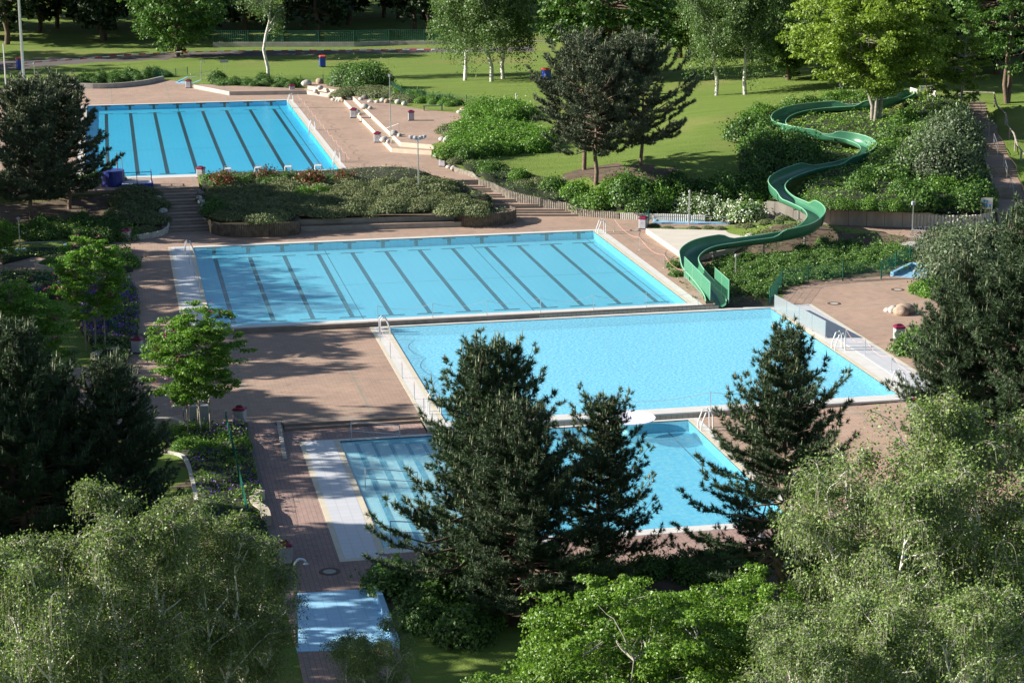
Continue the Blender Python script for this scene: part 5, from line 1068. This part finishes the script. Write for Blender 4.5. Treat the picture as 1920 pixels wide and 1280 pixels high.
for px, py, lb in [(374, 822, 'young'), (180, 655, 'shaded')]:
    x, y, z = gl(px, py) if lb == 'shaded' else at3(px, py, -.35)
    for k, (dx, dy) in enumerate(((-.55, -.3), (.55, -.3), (0, .5))):
        b = MB(); b.tube([(x+dx, y+dy, z-.2), (x+dx, y+dy, z+2.1)], .045, 7); tag(b.build('tree_stake', WOOD), 'wooden stake beside the %s pink flowered robinia' % lb, 'tree stake', 'stakes of the %s robinia' % lb)
    b = MB(); b.tube([(x-.55, y-.3, z+1.9), (x+.55, y-.3, z+1.9), (x, y+.5, z+1.9), (x-.55, y-.3, z+1.9)], .035, 5); tag(b.build('stake_tie', WOOD), 'cross bars tying the stakes round the %s robinia' % lb, 'cross bar')
b = MB(); x, y, z = gl(1362, 537); b.box((x, y, z+.15), (1.2, 1.0, .12)); b.tube([(x-.1, y, z+.2), (x-.1, y, z+.65)], .08, 8); tag(b.build('shaft_cover', mat('rust', (.10, .05, .035), .8)), 'rusty square shaft cover on the bank below the slide', 'shaft cover')
# pool cover chute: barrier grid on lower deck not modelled, its shadow falls from the fence
# ------------------------------------------------------------------ boulders
def boulder(seed, m_):
    import mathutils
    r_ = np.random.default_rng(seed); b = MB(); n, mm_ = 12, 7; V = []
    c = unit(r_.normal(size=(7, 3))); w_ = r_.uniform(-.25, .2, 7)
    for j in range(mm_):
        e = math.pi*(j/(mm_-1)-.5)
        for i in range(n):
            a = 2*math.pi*i/n; d = np.array([math.cos(a)*math.cos(e), math.sin(a)*math.cos(e), math.sin(e)]); f = 1+float((np.exp(5*(c@d-1))*w_).sum()); V.append(d*f*np.array([.55, .5, .42])+[0, 0, .2])
    Fs = [(j*n+i, j*n+(i+1) % n, (j+1)*n+(i+1) % n, (j+1)*n+i) for j in range(mm_-1) for i in range(n)]; o = mesh('boulder', V, Fs, m_, smooth=True); return o
RW = mat('pale_granite', (.32, .31, .29), .85, var=.3, scale=3, bump=.5, col2=(.44, .43, .40)); RB = mat('brown_granite', (.24, .175, .125), .85, var=.25, scale=3, bump=.5, col2=(.32, .24, .18)); RD = mat('dark_granite', (.16, .14, .13), .85, var=.3, scale=3, bump=.4)
bp = [boulder(3, RW), boulder(8, RW), boulder(5, RB), boulder(12, RB), boulder(21, RD)]; bused = set()
def rock(px, py, z, s, kind, label, grp, i):
    p = bp[{'w': 0, 'b': 2, 'd': 4}[kind]+(i % 2 if kind != 'd' else 0)]; loc = at3(px, py, z); s *= .85; sc = (s, s*rng.uniform(.85, 1.1), s*rng.uniform(.8, 1.05)); rz = rng.uniform(0, 6)
    if p.name not in bused: bused.add(p.name); o = p; o.location = loc
    else: o = p.copy(); C.objects.link(o); o.location = loc
    o.scale = sc; o.rotation_euler[2] = rz; tag(o, label, 'boulder', grp)
for grp, lab, L in [('boulders on the round deck', '%s boulder on the round deck beside the bin', [(1664,584,Z3,.5,'w'),(1675,585,Z3,.85,'w'),(1688,590,Z3,1.15,'b'),(1698,585,Z3,1.25,'b')]),
 ('boulders at the terrace corner', '%s boulder stacked at the right end of the cream step walls', [(821,294,2.1,1.0,'w'),(829,276,2.5,.9,'b'),(843,268,2.9,1.5,'w'),(834,283,2.5,1.0,'w'),(840,291,2.1,1.1,'b'),(849,280,2.5,.9,'w'),(830,263,2.9,.7,'w')]),
 ('boulders by the palisade top', '%s boulder at the top of the wide stairs', [(843,315,2.1,.7,'w'),(851,318,2.1,.7,'w')]),
 ('boulders along the terrace planting', '%s boulder in the row edging the junipers', [(624,189,2.1,.6,'w'),(632,190,2.1,.6,'w'),(638,191,2.1,.7,'w'),(645,191,2.1,.9,'b'),(655,187,2.5,.7,'w'),(668,178,2.9,.8,'b'),(676,188,2.9,.6,'w'),(684,186,2.9,.9,'d'),(695,192,2.9,.6,'w'),(707,193,2.9,.7,'w'),(718,190,2.9,.8,'w'),(726,193,2.9,.8,'b'),(735,190,2.9,.8,'b'),(746,194,2.9,.9,'w'),(758,197,2.9,.7,'w'),(650,190,2.1,.6,'w')]),
 ('boulders on the cream steps', '%s boulder lying on the cream step walls', [(684,203,2.9,.9,'w'),(694,205,2.9,.6,'w'),(668,213,2.5,.8,'w'),(675,216,2.5,.6,'w'),(738,253,2.9,.9,'w'),(749,256,2.9,.7,'w'),(721,265,2.5,.9,'w'),(729,268,2.5,.7,'w')]),
 ('boulders at the terrace edge', '%s boulder at the far right edge of the raised terrace', [(861,212,2.9,.6,'w'),(868,209,2.9,.8,'b'),(873,213,2.9,1.0,'w'),(884,208,2.9,.8,'w'),(880,204,2.9,.8,'d')]),
 ('boulders behind the upper pool', '%s boulder on the ledge behind the upper pool', [(576,160,2.9,1.2,'w'),(600,157,2.9,1.1,'b'),(600,167,2.9,.8,'w'),(592,173,2.5,.8,'w'),(620,178,2.5,.6,'w'),(618,184,2.1,.7,'b')]),
 ('boulders beside the shaded stairs', '%s boulder beside the shaded stairs', [(376,364,2.0,.7,'d'),(374,372,1.8,.6,'w'),(378,381,1.5,.7,'w'),(381,391,1.2,.7,'w'),(297,374,1.6,.6,'w'),(303,386,1.3,.8,'w'),(307,398,1.0,.8,'w'),(309,410,.6,.6,'w'),(388,412,.6,.5,'w')]),
 ('single boulders', '%s boulder at the corner of the beige slab', [(1406,448,.3,.9,'w')]), ('boulder under the slide', '%s boulder under the last bend of the slide', [(1312,506,-.1,1.0,'b'),(1520,425,.6,.8,'b')])]:
    for i, (px, py, z, s, kd) in enumerate(L): rock(px, py, z, s, kd, lab % {'w': 'pale', 'b': 'brown', 'd': 'dark'}[kd], grp, i)
# ------------------------------------------------------------------ shrubs and ground cover
jun = mound('juniper_bush', 1.25, .62, 2600, .13, L_JUNI, 10, .18, asp=.4); jun2 = mound('juniper_bush', 1.1, .5, 2200, .13, L_JUNI, 7, .3, asp=.4)
bus = mound('green_bush', 1.1, .95, 1900, .15, L_SHRUB, 10, .3, stemmy=22); hed = mound('bright_bush', 1.15, .9, 2300, .14, L_HEDGE, 9, .22, stemmy=14); drk = mound('dark_bush', 1.15, 1.1, 1800, .16, L_GREEN, 12, .25, stemmy=14)
wfl = mound('white_flowering_bush', 1.2, 1.1, 2200, .14, L_SHRUB, 8, .22, second=(L_WHITE, .22, 1.1), stemmy=10); red = mound('red_leaved_bush', .8, .75, 500, .14, L_GREEN, 8, .4, hull=False, second=(L_RED, .5, 1.1), stemmy=26)
wil = mound('grey_green_shrub', 2.3, 2.6, 5200, .16, L_GREYSH, 16, .22, stemmy=30); rho = mound('dark_round_shrub', 2.4, 2.4, 5200, .17, L_GREEN, 16, .16, stemmy=20)
used = set()
def bush(p, px, py, sc, label, cat, grp, z=None, sz=None, rz=None):
    x, y, zz = gl(px, py, z); s = (sc, sc, sz or sc); rz = rng.uniform(0, 6) if rz is None else rz
    if p.name not in used: used.add(p.name); p.location = (x, y, zz); p.scale = s; p.rotation_euler[2] = rz; o = p
    else: o = p.copy(); C.objects.link(o); o.location = (x, y, zz); o.scale = s; o.rotation_euler[2] = rz
    tag(o, label, cat, grp); return o
def bed(protos, poly, sp, sc, label, cat, grp, sz=None, z=None, jit=.3, avoid=1.0):
    """fill a pixel polygon with individual bushes, world spacing sp"""
    W = [gl(px, py, z)[:2] for px, py in poly]; a = np.array(W); lo, hi = a.min(0), a.max(0); row = 0; y = lo[1]+sp*.3
    while y < hi[1]:
        x = lo[0]+(sp/2 if row % 2 else 0)
        while x < hi[0]:
            q = np.array([x, y])+rng.uniform(-jit, jit, 2)*sp
            if inpoly([q], W)[0] and np.min(np.linalg.norm(SP[:, :2]-q, axis=1)) > avoid:
                p = protos[rng.integers(len(protos))]; s = rng.uniform(*sc); o_ = (q[0], q[1], h1(*q) if z is None else z)
                if p.name not in used: used.add(p.name); o = p
                else: o = p.copy(); C.objects.link(o)
                o.location = o_; o.scale = (s, s*rng.uniform(.85, 1.1), s*(sz or 1)*rng.uniform(.85, 1.15)); o.rotation_euler[2] = rng.uniform(0, 6); tag(o, label, cat, grp)
            x += sp
        y += sp*.87; row += 1
G_ = 'juniper mounds in the planter'
bed([jun, jun2], [(385,352),(392,412),(410,420),(510,418),(522,404),(800,394),(815,402),(900,402),(905,392),(845,345),(760,338),(640,345)], 1.4, (.8, 1.15), 'low grey green juniper mound in the large planter between the two stairs', 'juniper', G_)
bed([bus, drk], [(380,336),(380,352),(640,350),(660,334)], 1.1, (.45, .62), 'leafy green shrub in the back row of the planter along the upper deck', 'shrub', 'back row of the planter')
for px, py, s, lb in [(418,350,1.25,'leftmost'),(500,338,1.1,'second from left'),(583,350,1.35,'third from left, largest'),(648,343,1.0,'rightmost')]: bush(red, px, py, s, 'spiky red brown shrub in the planter, '+lb, 'shrub', 'red brown shrubs')
bush(hed, 570, 372, .85, 'bright green bush among the junipers, larger left one', 'bush', 'bright bushes in the planter'); bush(hed, 600, 366, .7, 'bright green bush among the junipers, smaller right one', 'bush', 'bright bushes in the planter'); bush(drk, 405, 402, 1.0, 'dark green round bush at the left end of the planter', 'bush', 'dark bushes in the planter')
bed([jun, jun2], [(225,362),(285,362),(305,435),(255,445),(215,415)], 1.5, (.9, 1.3), 'shaded juniper mound left of the narrow stairs', 'juniper', 'junipers left of the stairs')
bed([drk, bus], [(0,425),(205,430),(250,440),(248,452),(130,455),(0,452)], 1.5, (.75, .95), 'dark hedge bush in the shade behind the left basin', 'hedge bush', 'shaded hedge at the left')
bed([drk], [(60,337),(230,335),(230,350),(0,352)], 1.5, (.6, .8), 'dark bush along the edge of the upper deck below the pines', 'bush', 'bushes below the upper deck')
cover('planter_ground', [[(6.9,151.0),(7.6,149.95),(9.2,149.15),(11.4,148.95),(13.1,149.25),(13.7,152.8),(26.6,152.3),(26.0,150.4),(26.6,149.6),(28,149.35),(29.65,150.15),(30.3,151.3),(30.1,152.7),(29.25,153.5)]+[(e[0][0]-.06, e[0][1]) for e in WS[::-1]]+[(26.0,159.1),(19.1,162.9),(6.7,164.3)]], 42, .14, .35, L_JUNI, 'low juniper carpet between the mounds of the central planter', 'ground cover', 1.5)
for k_ in range(1, 15, 2): o_ = WS[k_][0]; bush(jun if k_ % 4 == 1 else jun2, 0, 0, rng.uniform(.5, .62), 'juniper spilling over the left edge of the wide stairs', 'juniper', 'junipers along the wide stairs', z=0).location = (o_[0]-1.1, o_[1]-.2, h1(o_[0]-1.1, o_[1]-.2)-.25)
for k_, px in enumerate(range(1462, 1705, 24)): bush((bus, hed)[k_ % 2], px, 386+.03*(px-1462), rng.uniform(.6, .8), 'leafy shrub hanging over the top of the concrete retaining wall', 'shrub', 'shrubs over the retaining wall')
# around the raised terrace
bush(rho, 655, 165, 1.05, 'large dark round shrub beside the steps behind the upper pool, left half', 'shrub', 'big dark shrubs', 2.6); bush(rho, 692, 167, 1.15, 'large dark round shrub behind the boulders, right half', 'shrub', 'big dark shrubs', 2.7)
bed([jun, jun2], [(630,183),(670,178),(742,186),(800,200),(790,192),(730,168),(650,172)], 1.5, (.85, 1.15), 'juniper mound behind the row of boulders on the terrace', 'juniper', 'junipers behind the boulders', z=2.9)
bed([hed, bus], [(725,168),(760,176),(870,198),(905,205),(860,203),(800,196),(740,184)], 1.5, (.5, .75), 'bright low shrub along the green lawn fence', 'shrub', 'shrubs along the lawn fence')
bed([bus, drk], [(410,166),(560,166),(570,157),(400,157)], 1.4, (.5, .75), 'green shrub in the bed behind the far end of the upper pool', 'shrub', 'shrubs behind the upper pool'); bed([drk], [(150,160),(240,157),(350,142),(300,138),(150,150)], 1.9, (.6, .9), 'dark shrub above the low concrete wall at the upper left', 'shrub', 'shrubs above the low wall')
bush(drk, 408, 152, .95, 'roundish bush at the small blue basin', 'bush', None); bush(drk, 493, 152, .8, 'roundish bush at the foot of the lone birch', 'bush', None)
bed([hed], [(890,205),(975,205),(1000,222),(930,240),(885,232)], 1.5, (1.0, 1.3), 'bright green clipped shrub at the right end of the raised terrace', 'shrub', 'bright shrubs at the terrace end')
bed([jun], [(825,248),(870,232),(885,240),(850,262)], 1.5, (1.0, 1.2), 'rounded juniper beside the terrace boulders', 'juniper', 'junipers at the terrace boulders', z=2.9)
bed([hed], [(852,250),(940,238),(1030,255),(1025,278),(930,290),(850,298)], 1.7, (1.0, 1.35), 'bright green hedge shrub on the slope right of the terrace', 'hedge shrub', 'bright hedge on the slope', sz=.85)
bed([jun, jun2, bus], [(848,300),(900,300),(960,322),(1075,350),(1085,384),(1040,366),(915,326),(850,308)], 1.4, (.6, .85), 'mixed juniper and green shrub on the bank beside the wide stairs', 'shrub', 'shrubs along the wide stairs')
cover('bank_cover', [[(e[1][0]+.15, e[1][1]+.1) for e in WS[:-1]]+[(38.4,150.6),(41.5,149.2),(44.6,147.8),(45,151),(40,153.5),(37,155),(34,158),(31.5,161.5),(29.2,164.5),(28.2,164)]], 45, .15, .45, L_SHRUB, 'mixed low planting on the bank beside the wide stairs', 'ground cover', 1.8)
bed([hed, bus], [(880,312),(930,318),(1010,340),(1090,350),(1080,364),(980,342),(890,318)], 1.9, (.7, .95), 'fresh green shrub on the bank above the wide stairs', 'shrub', 'fresh shrubs on the bank')
bed([bus, hed, drk], [(1062,358),(1245,358),(1258,391),(1200,393),(1085,387)], 1.55, (1.0, 1.35), 'clipped green hedge shrub below the lawn bank pines', 'hedge shrub', 'hedge below the bank pines', sz=1.15)
for px, py, s in [(1283,398,1.1),(1305,401,1.15),(1328,404,1.1),(1378,410,1.15),(1398,411,1.2)]: bush(wfl, px, py, s, 'white flowering bush behind the railed light blue basin', 'bush', 'white flowering bushes')
bed([drk, bus], [(1262,350),(1440,345),(1450,372),(1340,385),(1262,378)], 1.9, (1.0, 1.4), 'dark green shrub above the white flowering bushes', 'shrub', 'shrubs above the white bushes')
bed([drk, drk, bus], [(1385,262),(1415,238),(1455,262),(1500,282),(1510,312),(1460,328),(1430,350),(1385,300)], 2.2, (1.25, 1.7), 'dense dark shrub on the left flank of the slide hill', 'shrub', 'shrubs left of the slide', avoid=2.7)
bed([hed, bus], [(1382,225),(1440,205),(1600,183),(1680,186),(1640,196),(1520,204),(1450,222),(1400,245)], 1.9, (.8, 1.1), 'green shrub along the hilltop edge behind the slide', 'shrub', 'shrubs on the hilltop edge', avoid=1.5)
bed([bus, hed, drk], [(1650,240),(1800,225),(1815,300),(1850,395),(1720,398),(1560,372),(1560,335),(1640,320)], 3.4, (.9, 1.5), 'leafy green shrub on the planted hill inside the slide curves', 'shrub', 'shrubs on the planted hill', avoid=1.6)
bush(wil, 1765, 338, 1.35, 'tall grey green shrub on the hill left of the stairs, lower one', 'shrub', 'grey green shrubs on the hill', sz=1.5); bush(wil, 1785, 292, 1.2, 'tall grey green shrub on the hill left of the stairs, upper one', 'shrub', 'grey green shrubs on the hill', sz=1.5)
bed([bus, hed], [(1740,400),(1835,402),(1852,385),(1780,380)], 1.5, (.6, .85), 'bright low shrub behind the pale palisade near the notice board', 'shrub', 'shrubs behind the pale palisade')
HILL = [onground(*p)[:2] for p in [(1385,268),(1400,225),(1470,203),(1600,186),(1700,180),(1805,196),(1822,232),(1830,270),(1848,312),(1862,352),(1872,392)]]+[(x_, y_-.35) for x_, y_ in [at(1862, 412, 0), at(1826, 423, 0), at(1705, 424, 0), at(1545, 419, 0), at(1440, 413, 0)]]+[onground(1400, 385)[:2], onground(1385, 330)[:2]]
_cov = cover
def cover_gap(*a, **k):
    """ground cover that keeps clear of the slide"""
    global inpoly; old = inpoly
    def ip(P, poly):
        r_ = old(P, poly); P = np.atleast_2d(P)[:, :2]
        if len(P) > 3 and r_.any(): i = np.where(r_)[0]; d = np.sqrt(((P[i][:, None]-SP[None, :, :2])**2).sum(-1)).min(1); r_[i] = d > .95
        return r_
    inpoly = ip
    try: return _cov(*a, **k)
    finally: inpoly = old
cover_gap('hill_planting', [HILL], 34, .21, .75, L_COVER, 'dense green ground cover over the slide hill', 'ground cover', 1.3)
cover_gap('bank_planting', [SOIL[0]], 26, .20, .5, L_SHRUB, 'low dark green planting on the bank between slide and round deck', 'ground cover', 2.0, patch=.34)
bed([bus], [(1300,548),(1330,500),(1400,480),(1480,460),(1560,450),(1690,470),(1700,492),(1640,512),(1520,522),(1455,545),(1430,560),(1330,556)], 1.35, (.42, .62), 'small green shrub on the bank between the slide and the round deck', 'shrub', 'small shrubs on the bank', avoid=.9)
bed([jun2], [(1215,428),(1370,430),(1440,428),(1500,410),(1480,404),(1420,422),(1215,424)], 1.2, (.42, .55), 'low juniper in front of the railed basin and on the mound', 'juniper', 'low junipers by the beige slab', avoid=1.0)
bed([bus], [(1245,502),(1275,492),(1290,520),(1285,545)], 1.2, (.45, .6), 'small shrub between the lane pool and the slide outlet', 'shrub', 'small shrubs left of the outlet', avoid=.9)
# right side
for px, py, s, sz, lb in [(1800,540,1.25,1.35,'nearest the round deck'),(1845,520,1.3,1.4,'behind the first, by the path'),(1880,600,1.3,1.3,'right of the boulders'),(1780,500,1.0,1.1,'beside the right basin')]: bush(wil, px, py, s, 'tall grey green shrub by the round deck, '+lb, 'shrub', 'grey green shrubs at the right', sz=sz)
bed([hed], [(1725,560),(1790,560),(1800,545),(1740,545)], 1.4, (.8, 1.0), 'bright low shrub at the edge of the round deck below the tall shrub', 'shrub', 'bright shrubs beside the round deck'); bed([hed, bus], [(1705,668),(1790,690),(1830,640),(1740,620)], 1.5, (.9, 1.2), 'bright leafy shrub right of the sunny litter bin', 'shrub', 'bright shrubs right of the bin')
# bottom: planting before the front deck
bed([drk], [(715,1105),(760,1075),(900,1085),(1060,1072),(1060,1120),(860,1150),(790,1195),(760,1200)], 1.7, (.8, 1.2), 'dark shrub under the largest front pine beside the walkway', 'shrub', 'dark shrubs under the front pines')  # only the dark bush here: its leaf colour stands in for shade
bed([drk], [(745,1150),(790,1140),(960,1150),(1000,1200),(900,1215),(800,1205)], 2.0, (.7, 1.0), 'dark shrub in the deep shade at the bottom beside the lawn', 'shrub', 'dark shrubs by the shaded lawn')  # added to darken the lawn, where there is only deep shade
bed([bus, drk], [(1060,1066),(1370,1052),(1420,1060),(1380,1085),(1180,1090),(1060,1088)], 1.3, (.55, .8), 'low green shrub along the near edge of the front deck', 'shrub', 'low shrubs before the front deck'); bed([drk, bus], [(1420,1062),(1560,1050),(1700,1110),(1560,1150),(1470,1120)], 1.8, (.8, 1.1), 'dark shrub behind the right foreground birches', 'shrub', 'dark shrubs behind the birches')
# left garden
cover('garden_planting', [[onground(*p)[:2] for p in [(285,805),(458,800),(480,880),(505,1010),(520,1060),(380,1075),(372,935),(352,862)]]], 60, .15, .5, L_COVER, 'leafy green bed with violet flowers between pines and walkway', 'ground cover', 2.4, second=(L_PURPLE, .35, .8, .66))
bed([hed], [(300,815),(450,812),(470,890),(400,880),(330,845)], 1.5, (.4, .6), 'bright tuft of foliage in the bed below the young robinia', 'shrub', 'bright tufts in the left bed')
cover('flower_bed', [[onground(*p)[:2] for p in [(150,548),(238,528),(262,560),(263,625),(252,648),(175,655),(150,620)]]], 70, .15, .6, L_SHRUB, 'violet flower bed in the shade beside the middle deck', 'flower bed', 2.2, second=(L_PURPLE, .6, .9, .35), kind='stuff')
cover('flower_bed', [[onground(*p)[:2] for p in [(10,545),(140,532),(200,530),(200,545),(120,562),(10,560)]]], 60, .15, .5, L_SHRUB, 'violet strip of flowers in the left garden', 'flower bed', 2.2, second=(L_PURPLE, .5, .9, .35), kind='stuff')
cover('garden_planting', [[onground(*p)[:2] for p in [(0,475),(245,470),(250,510),(200,520),(165,490),(60,485),(0,500)]], [onground(*p)[:2] for p in [(0,515),(120,520),(220,515),(225,530),(100,530),(0,540)]], [onground(*p)[:2] for p in [(170,650),(250,650),(235,690),(225,695),(180,672)]]], 45, .17, .6, L_COVER, 'shaded green planting in the left garden', 'ground cover', 1.7)
bush(hed, 232, 500, 1.0, 'bright low bush at the corner of the left garden', 'bush', None); bush(hed, 100, 500, .9, 'yellow green foliage filling the round planter', 'plant', None, z=.15, sz=.6)
# grass tussocks soften the lawn edges nearest the camera
